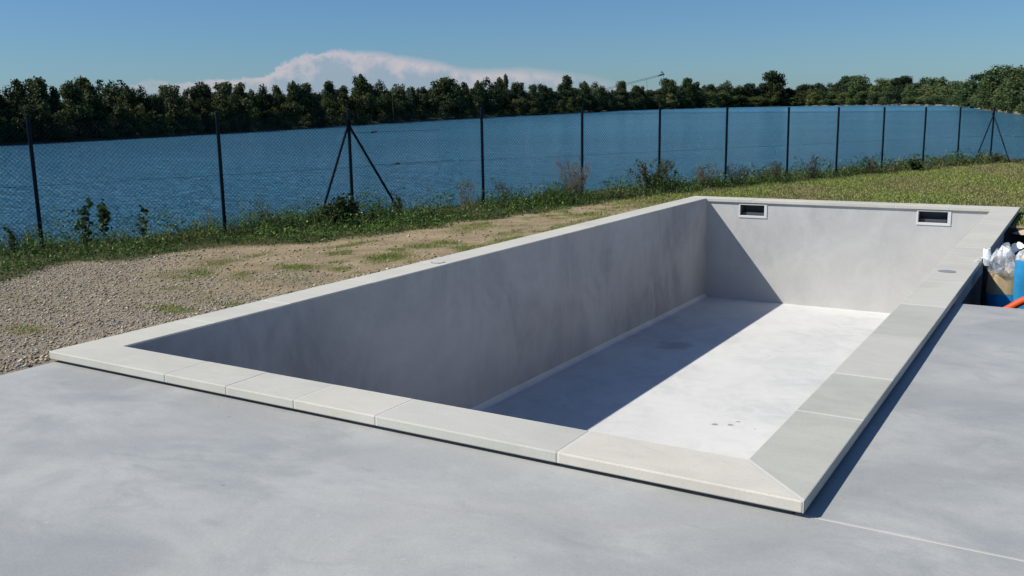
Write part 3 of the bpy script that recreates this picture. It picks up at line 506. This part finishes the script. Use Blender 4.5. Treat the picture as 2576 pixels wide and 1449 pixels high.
# ------------------------------------------------------------------ fence
HF = 1.62
fence = empty('chain_link_fence', (-3.44, 7.21, -.1), label='dark green chain link fence on thin posts with two braced posts above the lake', cat='fence')
FO = Vector((3.44, -7.21, .1))
def FB(b, nm, mat, **kw): o = b.build(nm, mat, fence, **kw); o.location = FO; return o
ALLP = FP+[(4.2, 26.2), (5.3, 24.1), (6.4, 22.0), (7.5, 19.9)]
def fz(x, y): return float(-.1-.0125*max(0, min(y, 28.3)-9))
lean = {3: (.0, 0), 6: (-.02, .01)}
for i, (x, y) in enumerate(ALLP):
    z = fz(x, y); lx, ly = random.uniform(-.012, .012), random.uniform(-.012, .012)
    b = MB(); b.tube([(x, y, z-.35), (x+lx, y+ly, z+HF)], .024, 10); FB(b, 'post', POSTM)
    b = MB(); b.tube([(x+lx, y+ly, z+HF-.03), (x+lx, y+ly, z+HF+.012), (x+lx, y+ly, z+HF+.02)], [.0265, .0265, .015], 10); FB(b, 'post_cap', POSTM)
def brace(i, tx, ty):
    x, y = ALLP[i]; z = fz(x, y); b = MB(); b.tube([(x, y, z+HF-.2), (tx, ty, z-.12)], .018, 8); FB(b, 'brace', POSTM)
    b = MB(); b.tube([(x, y, z+HF-.26), (x, y, z+HF-.14)], .034, 10); FB(b, 'brace_collar', POSTM)
brace(5, -3.71, 6.42); brace(5, -3.20, 7.90)
brace(15, 2.68, 27.0); brace(15, 3.72, 27.1)
# mesh, one panel per bay
for i in range(len(ALLP)-1):
    x0, y0 = ALLP[i]; x1, y1 = ALLP[i+1]; z0, z1 = fz(x0, y0), fz(x1, y1); L_ = math.hypot(x1-x0, y1-y0); hm = 1.5
    cell = .055; rad = .0022; nV = []; nF = []
    n = int((L_+hm)/cell); segs = []
    for k in range(-int(hm/cell), int(L_/cell)+1):
        for s in (1, -1):
            a = k*cell; lo = max(0., -a); hi = min(hm, L_-a)
            if hi-lo < .01: continue
            u0_, u1_ = a+lo, a+hi; v0_, v1_ = (lo, hi) if s == 1 else (hm-lo, hm-hi)
            segs.append((u0_, v0_, u1_, v1_))
    S_ = np.array(segs); dx, dy = (x1-x0)/L_, (y1-y0)/L_
    def P3(u, v, off): return np.stack([x0+dx*u-dy*off, y0+dy*u+dx*off, z0+(z1-z0)*u/L_+.05+v], -1)
    ca = [(0, rad), (.87*rad, -.5*rad), (-.87*rad, -.5*rad)]
    A_ = []; 
    for (o1, o2) in ca:
        A_.append(P3(S_[:, 0]+o2*.7, S_[:, 1]-o2*.7*np.sign(S_[:, 3]-S_[:, 1]), o1)); 
    for (o1, o2) in ca:
        A_.append(P3(S_[:, 2]+o2*.7, S_[:, 3]-o2*.7*np.sign(S_[:, 3]-S_[:, 1]), o1))
    V_ = np.stack(A_, 1).reshape(-1, 3); b6 = np.arange(len(S_))[:, None]*6
    F_ = np.concatenate([b6+np.array([j, (j+1) % 3, 3+(j+1) % 3, 3+j]) for j in range(3)])
    o = link('wire_mesh', mesh('wire_mesh', V_, F_, WIREM), fence, kind='stuff'); o.location = FO
for hgt in (.06, .78, 1.5):
    b = MB(); b.tube([(x, y, fz(x, y)+hgt+.02) for x, y in ALLP], .0022, 4); FB(b, 'tension_wire', WIREM)
for (i, f_, hgt) in ((5, .17, 1.28), (5, .33, .80), (15, .55, .78)):
    (xa, ya), (xb, yb) = ALLP[i], ALLP[i+1]; x, y = xa+(xb-xa)*f_, ya+(yb-ya)*f_; z = fz(x, y)+hgt+.02; d = Vector((xb-xa, yb-ya, 0)).normalized()
    p = Vector((x, y, z)); b = MB(); b.tube([p-d*.05, p-d*.03, p+d*.03, p+d*.05], [.006, .016, .016, .006], 6); b.tube([p+d*.02, p+d*.045+Vector((0, 0, .02))], .006, 5); FB(b, 'wire_tensioner', DARKP)
    b = MB(); b.tube([p-d*.5, p+d*1.2], .003, 4); FB(b, 'tension_wire', WIREM)

# ------------------------------------------------------------------ grass, weeds, gravel
def blades(name, x, y, z, h, w, col, lean=.5, mat=None, **kw):
    n = len(x); a = RNG.uniform(0, 2*PI, n); la = RNG.uniform(0, 2*PI, n); ll = h*np.abs(RNG.normal(0, lean, n)).clip(0, 1.2)
    ex, ey = np.cos(a)*w, np.sin(a)*w; tx, ty = x+np.cos(la)*ll, y+np.sin(la)*ll
    B0 = np.stack([x-ex, y-ey, z-.01], 1); B1 = np.stack([x+ex, y+ey, z-.01], 1)
    m0 = np.stack([x+(tx-x)*.4-ex*.8, y+(ty-y)*.4-ey*.8, z+h*.6], 1); m1 = np.stack([x+(tx-x)*.4+ex*.8, y+(ty-y)*.4+ey*.8, z+h*.6], 1)
    T_ = np.stack([tx, ty, z+h*np.sqrt(np.clip(1-(ll/h)**2*.4, .3, 1))], 1)
    V = np.stack([B0, B1, m1, m0, T_], 1).reshape(-1, 3); b5 = np.arange(n)[:, None]*5
    F = np.concatenate([b5+[0, 1, 2], b5+[0, 2, 3], b5+[3, 2, 4]])
    return link(name, mesh(name, V, F, mat or LEAF, tint=np.repeat(col, 5, 0)), **kw)
def leaves(name, x, y, z, s, col, flat=.5, **kw):
    n = len(x); nn = RNG.normal(size=(n, 3)); nn[:, 2] = np.abs(nn[:, 2])+flat; nn /= np.linalg.norm(nn, axis=1)[:, None]
    a = np.cross(nn, RNG.normal(size=(n, 3))); a /= np.linalg.norm(a, axis=1)[:, None]; b_ = np.cross(nn, a); p_ = np.stack([x, y, z], 1); s = s[:, None]
    V = np.stack([p_-b_*s, p_+a*s*.5, p_+b_*s, p_-a*s*.5], 1).reshape(-1, 3)
    return link(name, mesh(name, V, np.arange(n*4).reshape(n, 4), LEAF, tint=np.repeat(col, 4, 0)), **kw)
def palette(n, cols, wts, jit=.18):
    c = np.array(cols)[RNG.choice(len(cols), n, p=np.array(wts)/sum(wts))]; return np.clip(c*(1+jit*RNG.normal(size=(n, 1))), .005, .8)
GREEN = [(.19, .25, .055), (.25, .30, .07), (.33, .33, .11), (.42, .37, .19)]
def scatter(n, x0, x1, y0, y1, fn):
    x = RNG.uniform(x0, x1, n); y = RNG.uniform(y0, y1, n); k = RNG.random(n) < fn(x, y); x, y = x[k], y[k]
    bad = ((x > -.02) & (x < PW+.01) & (y > -.01) & (y < PL+.02)) | ((x > .0) & (y < .06)) | ((x > PW-.1) & (y < 4.6)) | inpit(x-.05, y) | inpit(x, y+.05)
    return x[~bad], y[~bad]
# lawn and thin grass patches
def lawn_col(x, y):
    k = (sstep(fbm(x*.9+60, y*.5+7, 4), .45, .7)*.65)[:, None]
    return palette(len(x), GREEN, [4, 5, 3, 1.2])*(1-k)+palette(len(x), [(.26, .22, .11), (.33, .26, .15)], [1, 1])*k
x, y = scatter(190000, -2.6, 8, 9, 30, lambda x, y: grass_f(x, y)*(1-weed_f(x, y))*np.clip(14/np.maximum(y, 1), .35, 1))
blades('lawn_grass', x, y, gz(x, y), RNG.uniform(.015, .045, len(x)), RNG.uniform(.003, .006, len(x))*(1+y/25), lawn_col(x, y), 1.1, kind='stuff', label='short patchy green and straw lawn behind the pool')
x, y = scatter(160000, -4, .1, -.5, 9.6, lambda x, y: np.clip(grass_f(x, y)-.12, 0, 1)*1.0*(1-weed_f(x, y)))
blades('thin_grass', x, y, gz(x, y), RNG.uniform(.01, .035, len(x)), RNG.uniform(.002, .0035, len(x)), palette(len(x), GREEN, [5, 4, 2, 1]), 1.0, kind='stuff', label='thin low grass patches on the bare ground')
# weed verge
def weedmask(x, y): d = fence_d(x, y); return weed_f(x, y)*sstep(d, -1.25, -.85)
x, y = scatter(430000, -8, 4.6, -3.5, 30, lambda x, y: weedmask(x, y)*(.55+.45*sstep(fbm(x*2.4, y*2.4, 3), .35, .6))*np.clip(10/np.maximum(y, 1), .3, 1))
hn = fbm(x*1.9+3, y*1.9, 3); inner = 1-sstep(fence_d(x, y), .15, 1.2)
h = (.03+.26*sstep(hn, .42, .72)*inner*sstep(fbm(x*5, y*5, 3), .3, .6)+.035*inner)*RNG.uniform(.4, 1.2, len(x)); far = sstep(y, 9, 20)
tan = (sstep(fbm(x*.8+20, y*.8, 3), .52, .68)*.5+.55*sstep(y, 19, 23))[:, None]
shade = (.75+1.1*fbm(x*3+9, y*3, 3))[:, None]
col = shade*palette(len(x), [(.04, .08, .018), (.08, .13, .028), (.15, .18, .055), (.22, .18, .09)], [5, 5, 2, .6])*(1-tan)+palette(len(x), [(.30, .25, .14), (.22, .18, .1)], [1, 1])*tan
blades('verge_weeds', x, y, gz(x, y), h*(1+.2*far), RNG.uniform(.0025, .005, len(x))*(1+y/20), col, .75, kind='stuff', label='rough green weeds and grass along the foot of the fence')
x, y = scatter(560000, -8, 3.6, -3.5, 27, lambda x, y: weedmask(x, y)*sstep(fbm(x*1.7+50, y*1.7, 3), .30, .5)*np.clip(9/np.maximum(y, 1), .25, 1))
hn = fbm(x*2.6+13, y*2.6, 3); inner = 1-sstep(fence_d(x, y), .1, 1.1)
ed = sstep(weed_f(x, y), .3, .95); z = gz(x, y)+RNG.random(len(x))**.8*(.02+ed*(.06+.15*sstep(fbm(x*4+1, y*4, 3), .4, .65))+.26*sstep(hn, .40, .66)*inner)
leaves('broad_weeds', x, y, z, RNG.uniform(.008, .02, len(x))*(1+y/25), palette(len(x), [(.035, .085, .018), (.09, .17, .03), (.20, .26, .07)], [5, 4, 1.5]), kind='stuff', label='low broad-leaved weeds in the verge under the fence')
# pebbles
def pebbles(name, n, rng_, fn, s0, s1, cols, label):
    x, y = scatter(n, *rng_, fn); n = len(x); s = s0+(s1-s0)*RNG.random(n)**4
    oc = np.array([(1, 0, 0), (0, 1, 0), (-1, 0, 0), (0, -1, 0), (0, 0, 1), (0, 0, -1)], float)[None]*RNG.uniform(.6, 1.25, (n, 6, 1))
    oc = oc+RNG.normal(0, .12, (n, 6, 3)); oc *= np.stack([s, s*RNG.uniform(.6, 1, n), s*RNG.uniform(.35, .7, n)], 1)[:, None]
    a = RNG.uniform(0, 2*PI, n)[:, None]; X_ = oc[..., 0]*np.cos(a)-oc[..., 1]*np.sin(a); Y_ = oc[..., 0]*np.sin(a)+oc[..., 1]*np.cos(a)
    V = np.stack([X_+x[:, None], Y_+y[:, None], oc[..., 2]+gz(x, y)[:, None]+s[:, None]*.25], -1).reshape(-1, 3)
    f8 = np.array([(0, 1, 4), (1, 2, 4), (2, 3, 4), (3, 0, 4), (1, 0, 5), (2, 1, 5), (3, 2, 5), (0, 3, 5)])
    F = (np.arange(n)[:, None, None]*6+f8[None]).reshape(-1, 3)
    link(name, mesh(name, V, F, STONEM, tint=np.repeat(palette(n, cols, [3, 3, 2, 2, 1], .22), 6, 0)), kind='stuff', label=label)
PC = [(.36, .29, .19), (.27, .215, .14), (.42, .36, .26), (.26, .245, .22), (.54, .50, .42)]
pebbles('gravel', 95000, (-5, .03, -1.5, 6.5), lambda x, y: np.clip(gravel_f(x, y)+.05, 0, 1)*(1-.7*grass_f(x, y))*(1-weed_f(x, y)), .005, .019, PC, 'loose grey and tan gravel beside the pool and deck')
pebbles('scattered_stones', 9000, (-4, .03, 3, 13), lambda x, y: .35*(1-.8*grass_f(x, y))*(1-weed_f(x, y)), .006, .028, PC, 'scattered small stones on the sandy ground')
pebbles('pebble_edge', 9000, (-.35, .028, -4, 5), lambda x, y: np.clip((x+.35)/.35, 0, 1), .008, .028, PC, 'gravel heaped against the coping and deck edge')

# ------------------------------------------------------------------ single plants along the fence
def stems_and_leaves(root, h, ns, spread, leaf, nl, cols, wts, seed, stemr=.003, flat=.0, top=0, branch=3, roundleaf=True):
    r = np.random.default_rng(seed); b = MB(); P_l = []
    for s in range(ns):
        a = r.uniform(0, 2*PI); hh = h*r.uniform(.55, 1) if s else h; sp_ = spread*r.uniform(.2, 1)
        pts_ = [Vector((math.cos(a)*sp_*.25, math.sin(a)*sp_*.25, 0))]
        for k in range(1, 6): pts_.append(Vector((math.cos(a)*sp_*(.25+.75*(k/5)**1.3)+r.normal()*.012*h, math.sin(a)*sp_*(.25+.75*(k/5)**1.3)+r.normal()*.012*h, hh*k/5)))
        b.tube(pts_, [stemr*(1-.14*k) for k in range(6)], 4)
        br = [(pts_[2:], 1)]
        for q in range(branch):
            k = r.integers(1, 5); aa = r.uniform(0, 2*PI); l = hh*r.uniform(.15, .35); e = pts_[k]+Vector((math.cos(aa)*l*.6, math.sin(aa)*l*.6, l*.8)); mid = (pts_[k]+e)/2+Vector((0, 0, -.05*l))
            b.tube([pts_[k], mid, e], [stemr*.6, stemr*.5, stemr*.3], 4); br.append(([pts_[k], mid, e], 1))
        for q in range(nl):
            pl, _ = br[r.integers(0, len(br))]; k = r.integers(0, len(pl)-1); f_ = r.random(); p = pl[k].lerp(pl[k+1], f_)
            if top and r.random() < top: p = pl[-1].lerp(pl[-2], f_*.5)
            P_l.append(tuple(p+Vector(r.normal(0, leaf*.8, 3))))
    b.v = [(v[0], v[1], v[2]-.02) for v in b.v]; b.build('stem', BARK if max(cols[0]) < .15 else DRYST, root)
    if P_l:
        p_ = np.array(P_l); n = len(p_); p_[:, 2] = np.maximum(p_[:, 2], .005); nn = r.normal(size=(n, 3)); nn[:, 2] += flat; nn /= np.linalg.norm(nn, axis=1)[:, None]
        a = np.cross(nn, r.normal(size=(n, 3))); a /= np.linalg.norm(a, axis=1)[:, None]; b_ = np.cross(nn, a); s = (leaf*r.uniform(.6, 1.2, n))[:, None]
        wd = .8 if roundleaf else .35
        V = np.stack([p_-b_*s, p_-b_*s*.3+a*s*wd, p_+b_*s*.6+a*s*wd*.7, p_+b_*s, p_+b_*s*.6-a*s*wd*.7, p_-b_*s*.3-a*s*wd], 1).reshape(-1, 3)
        link('foliage', mesh('foliage', V, np.arange(n*6).reshape(n, 6), LEAF, tint=np.repeat(palette(n, cols, wts), 6, 0)), root)
DRYST = plain('dry_stem', (.2, .155, .10), .9)
DG = [(.03, .06, .018), (.045, .08, .022), (.07, .10, .03)]; MG = [(.06, .10, .02), (.09, .13, .03), (.14, .15, .05)]; DR = [(.24, .17, .11), (.17, .12, .085), (.33, .27, .17)]
PLANTS = [
 (-4.95, 2.72, .38, 6, .13, .022, 34, DG, 'low spiky dark weed at the foot of the first fence post', 'weed'),
 (-5.02, 3.72, .50, 3, .08, .034, 30, DG, 'dark round-leaved sapling, leftmost of two twins between first and second fence posts', 'sapling'),
 (-4.86, 3.86, .60, 3, .07, .036, 32, DG, 'taller dark round-leaved sapling beside its twin, right of the first fence post', 'sapling'),
 (-4.66, 4.28, .44, 3, .09, .030, 22, DG, 'lighter lone round-leaved sapling midway between first and second fence posts', 'sapling'),
 (-4.40, 5.10, .50, 4, .12, .007, 5, DR, 'thin leafless dry stalks just left of the second fence post', 'dry weed'),
 (-4.12, 5.85, .42, 9, .16, .010, 14, [(.42, .38, .28), (.35, .31, .22), (.3, .25, .16)], 'pale bleached dry grass tuft right of the second fence post', 'dry grass'),
 (-3.3, 6.55, .44, 34, .32, .020, 70, DG, 'dense dark green bush at the foot of the braced third post', 'bush'),
 (-2.95, 7.35, .50, 7, .10, .017, 50, MG, 'upright narrow leafy weed between the braced post and its right brace', 'weed'),
 (-3.0, 9.15, .50, 10, .26, .017, 30, [(.14, .15, .05), (.2, .18, .07), (.1, .12, .03)], 'yellowish branching weed left of the fourth fence post', 'weed'),
 (-2.62, 9.75, .42, 9, .16, .017, 26, [(.09, .07, .035), (.06, .06, .02), (.12, .09, .05)], 'brown seedy weed just right of the fourth fence post', 'weed'),
 (-1.95, 11.0, .82, 44, .42, .016, 22, [(.20, .15, .11), (.14, .12, .075), (.12, .13, .05)], 'large twiggy reddish-brown dry shrub in front of the fifth fence post', 'dry shrub'),
 (-1.42, 13.2, .66, 34, .55, .020, 34, [(.06, .085, .025), (.09, .10, .035), (.13, .10, .06)], 'spreading green and brown bush at the sixth fence post', 'bush'),
 (-.92, 14.7, .50, 26, .45, .016, 18, [(.22, .17, .13), (.15, .13, .09), (.11, .12, .05)], 'dry purplish stalks just left of the seventh fence post', 'dry weed'),
 (-.55, 15.5, .46, 22, .35, .018, 24, [(.07, .08, .03), (.12, .1, .06), (.05, .07, .02)], 'mixed dark weeds just right of the seventh fence post', 'weed'),
 (-.16, 16.9, .50, 14, .28, .018, 22, [(.08, .06, .035), (.07, .08, .03), (.05, .06, .02)], 'dark-headed weed stalks left of the eighth fence post', 'weed'),
 (.34, 18.1, .58, 16, .34, .019, 22, [(.09, .07, .045), (.07, .08, .03), (.05, .06, .02)], 'tall brown-tipped weed stalks right of the eighth fence post', 'weed'),
 (1.15, 20.5, .52, 15, .32, .019, 20, [(.09, .065, .045), (.07, .08, .03), (.06, .06, .02)], 'reddish-brown weed stalks right of the ninth fence post', 'weed'),
 (1.86, 22.2, .28, 22, .24, .026, 26, DG, 'small rounded dark green bush right of the tenth fence post', 'bush'),
 (3.3, 27.0, .28, 26, .40, .020, 20, MG, 'low green clump beside the last braced post', 'weed')]
for i, (x, y, h, ns, spd, lf, nl, cols, lab, cat) in enumerate(PLANTS):
    root = empty(cat.replace(' ', '_'), (x, y, float(gz(x, y))), label=lab, cat=cat)
    stems_and_leaves(root, h, ns, spd, lf, nl, cols, [4, 3, 2], 300+i, stemr=.0035+y*.0001, roundleaf='sapling' == cat or cat == 'bush')
# low filler shrubs and stalks of the verge that nobody could count
x, y = scatter(2600, -6, 2.5, 2, 24, lambda x, y: weedmask(x, y)*(fence_d(x, y) < .5)*.55*sstep(fbm(x*1.3+7, y*1.3, 3), .4, .6))
x = np.repeat(x, 3)+RNG.normal(0, .02, len(x)*3); y = np.repeat(y, 3)+RNG.normal(0, .02, len(y)*3)
blades('dry_stalks', x, y, gz(x, y), RNG.uniform(.12, .34, len(x)), RNG.uniform(.0012, .0022, len(x))*(1+y/14), palette(len(x), [(.30, .24, .15), (.2, .15, .09), (.13, .12, .05)], [2, 2, 2]), .3, kind='stuff', label='thin dry grass stalks standing in the verge')

# ------------------------------------------------------------------ pit on the right with pipes and sacks
b = MB(); b.box(PW-.045, 4.57, -1.3, 7.6, 4.60, DZ-.02); 
SOILP = None
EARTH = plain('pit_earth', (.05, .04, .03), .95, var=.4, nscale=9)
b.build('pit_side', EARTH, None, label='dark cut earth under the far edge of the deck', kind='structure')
black = MB(); black.tube([(4.925, 6.42, -.72), (4.925, 6.42, -.03)], .036, 16)
pr = empty('drain_pipe', (4.925, 6.42, -.7), label='upright black plastic pipe with a white plastic hood against the coping', cat='pipe')
o = black.build('pipe_body', plain('black_pvc', (.035, .035, .04), .35), pr, smooth_=False); o.location = (-4.925, -6.42, .7)
def ruffle(name, mat, pts_fn, nu, nv, parent, jit, seed, loc):
    r = np.random.default_rng(seed); V = []; F = []
    for j in range(nv):
        for i in range(nu): q = pts_fn(i/nu*2*PI, j/(nv-1)); V.append([q[k]+r.normal()*jit for k in range(3)])
    for j in range(nv-1):
        for i in range(nu): F.append([j*nu+i, j*nu+(i+1) % nu, (j+1)*nu+(i+1) % nu, (j+1)*nu+i])
    o = link(name, mesh(name, V, F, mat, smooth_=True), parent); return o
mt, t, bb = newmat('clear_film'); n_ = smooth(t, noise(t, pos(t, (1, 1, .6)), 22, 4, .6), .35, .75)
bb.inputs['Base Color'].default_value = (.86, .90, .92, 1); bb.inputs['Roughness'].default_value = .22
tr = N(t, 'ShaderNodeBsdfTransparent'); mx = N(t, 'ShaderNodeMixShader'); t.links.new(mth(t, 'MULTIPLY_ADD', n_, .5, .18), mx.inputs[0]); t.links.new(tr.outputs[0], mx.inputs[1]); t.links.new(bb.outputs[0], mx.inputs[2]); t.links.new(mx.outputs[0], t.nodes['Material Output'].inputs[0])
bump(t, bb, noise(t, pos(t), 30, 3), .6, .01); FILM = mt
WFILM = plain('white_film', (.82, .84, .86), .35, var=.05)
BLUE = plain('blue_film', (.03, .26, .52), .35, var=.3, nscale=14); BLUE2 = plain('deep_blue_film', (.015, .13, .30), .35, var=.3, nscale=14)
SAND = plain('bagged_sand', (.46, .34, .19), .9, var=.25, nscale=24)
hood = ruffle('plastic_hood', WFILM, lambda a, v: (.04*(1-.25*v)*(1+.14*math.sin(3*a+5*v))*math.cos(a)-.012*v, .04*(1-.25*v)*(1+.14*math.sin(3*a+5*v))*math.sin(a), .655+v*.16), 18, 8, pr, .0022, 3, None)
def sack(x, y, zb, W_, D_, H_, tilt, rz, lab, seed, blue, top_h, hood_=True, fb=.50, fs=.76):
    root = empty('sand_sack', (x, y, zb), rz, label=lab, cat='sack', group='sand sacks in the pit'); root.rotation_euler = (0, tilt, rz)
    def sec(a, z, f=1.0):   # rounded rectangle cross-section
        ca, sa = math.cos(a), math.sin(a); k = (abs(ca)**3+abs(sa)**3)**(-1/3)
        bul = 1+.10*math.sin(2.2*z/H_*PI+seed)+.05*math.sin(3*a+seed)+.03*math.sin(7*a+9*z)
        return (W_/2*ca*k*bul*f, D_/2*sa*k*bul*f)
    hb, hs = H_*fb, H_*fs
    o = ruffle('blue_sleeve', blue, lambda a, v: (*sec(a, v*hb, .86+.14*math.sin(min(1, v*3)*PI/2)), v*hb), 28, 9, root, .0025, seed, None)
    o = ruffle('sand_fill', SAND, lambda a, v: (*[q*(1-.9*max(0, v-.8)/.2)*.985 for q in sec(a, hb+v*(hs-hb))], hb-.004+(hs-hb)*min(v/.8, 1)*1.0+.02*math.sin(a+1)*v), 28, 9, root, .002, seed+1, None)
    o = ruffle('clear_top', FILM, lambda a, v: (*[q*(1.02+.06*math.sin(5*a+seed)*v)*(1-.6*v**2.6) for q in sec(a, hs*.9+v*(H_-hs))], hs*.96+(H_-hs*.96)*v*(1+.10*math.sin(2*a+seed)*v+.06*math.sin(5*a)*v)), 36, 12, root, .0022, seed+2, None)
    if hood_: ruffle('gathered_neck', WFILM, lambda a, v: (.045*(1+.35*math.sin(4*a+2)*v)*(.7+.8*v)*math.cos(a)+.02+.06*v, .03*(.7+.9*v)*(1+.3*math.cos(3*a))*math.sin(a), H_*.90+v*top_h*(1+.3*math.sin(3*a))), 24, 8, root, .002, seed+3, None)
sack(5.10, 6.42, -.72, .26, .22, .86, math.radians(-3), .25, 'clear sand sack with blue lower sleeve and white gathered neck beside the black pipe', 5, BLUE, .10)
sack(5.285, 6.25, -.75, .26, .24, .93, math.radians(3), -.2, 'second sack with blue sleeve leaning right behind the sand-filled one', 9, BLUE, .05, False, .88, .90)
fl = MB(); V = []; F = []; r = np.random.default_rng(8)
for j in range(6):
    for i in range(6): u, v = i/5, j/5; V.append((4.83+.13*u+.01*math.sin(6*v), 6.18+.17*v+.02*math.sin(5*u), .012+.05*u*u+.035*abs(math.sin(4*u+3*v))*(1-.3*v)))
F = [[j*6+i, j*6+i+1, (j+1)*6+i+1, (j+1)*6+i] for j in range(5) for i in range(5)]
o = link('plastic_flap', mesh('plastic_flap', V, F, FILM, smooth_=True), None, label='loose scrap of clear plastic film lying on the coping edge by the pipe', cat='plastic film')
s_ = o.modifiers.new('thick', 'SOLIDIFY'); s_.thickness = .001
oc = bpy.data.curves.new('orange_pipe', 'CURVE')
PTS = [(4.93, 4.87, -.56), (5.08, 4.84, -.26), (5.24, 4.80, -.12), (5.36, 4.77, -.035), (5.52, 4.66, .005), (5.8, 4.35, -.022), (6.3, 3.9, -.04), (7.2, 3.3, -.04)]
pv = [Vector(q) for q in PTS]; sm = []
for i in range(len(pv)-1):
    a, b_, c_, d_ = pv[max(i-1, 0)], pv[i], pv[i+1], pv[min(i+2, len(pv)-1)]
    for k in range(6):
        u = k/6; sm.append(.5*((2*b_)+(c_-a)*u+(2*a-5*b_+4*c_-d_)*u*u+(3*b_-a-3*c_+d_)*u**3))
sm.append(pv[-1]); bpy.data.curves.remove(oc)
b = MB(); b.tube(sm, .030, 12); b.build('orange_pipe', plain('orange_pvc', (.72, .085, .015), .4, var=.05), None, smooth_=True, label='orange plastic pipe climbing out of the pit over the deck edge', cat='pipe')
V = []; F = []; n = 18
for j, (r_, z_) in enumerate(((0, .10), (.12, .08), (.24, .04), (.4, -.03))):
    for i in range(n): a = 2*PI*i/n; q = r_*(1+.12*math.sin(3*a+j)); V.append((q*math.cos(a), q*.6*math.sin(a), z_+.01*math.sin(5*a+j)))
for j in range(3):
    for i in range(n): F.append([j*n+i, (j+1)*n+i, (j+1)*n+(i+1) % n, j*n+(i+1) % n])
o = link('sand_pile', mesh('sand_pile', V, F, plain('pale_sand', (.45, .38, .27), .95, var=.2), smooth_=True), label='small pile of pale sand at the far end of the pit on the lawn edge', cat='sand pile'); o.location = (5.14, 9.92, -.14); o.scale = (.6, .6, .6)
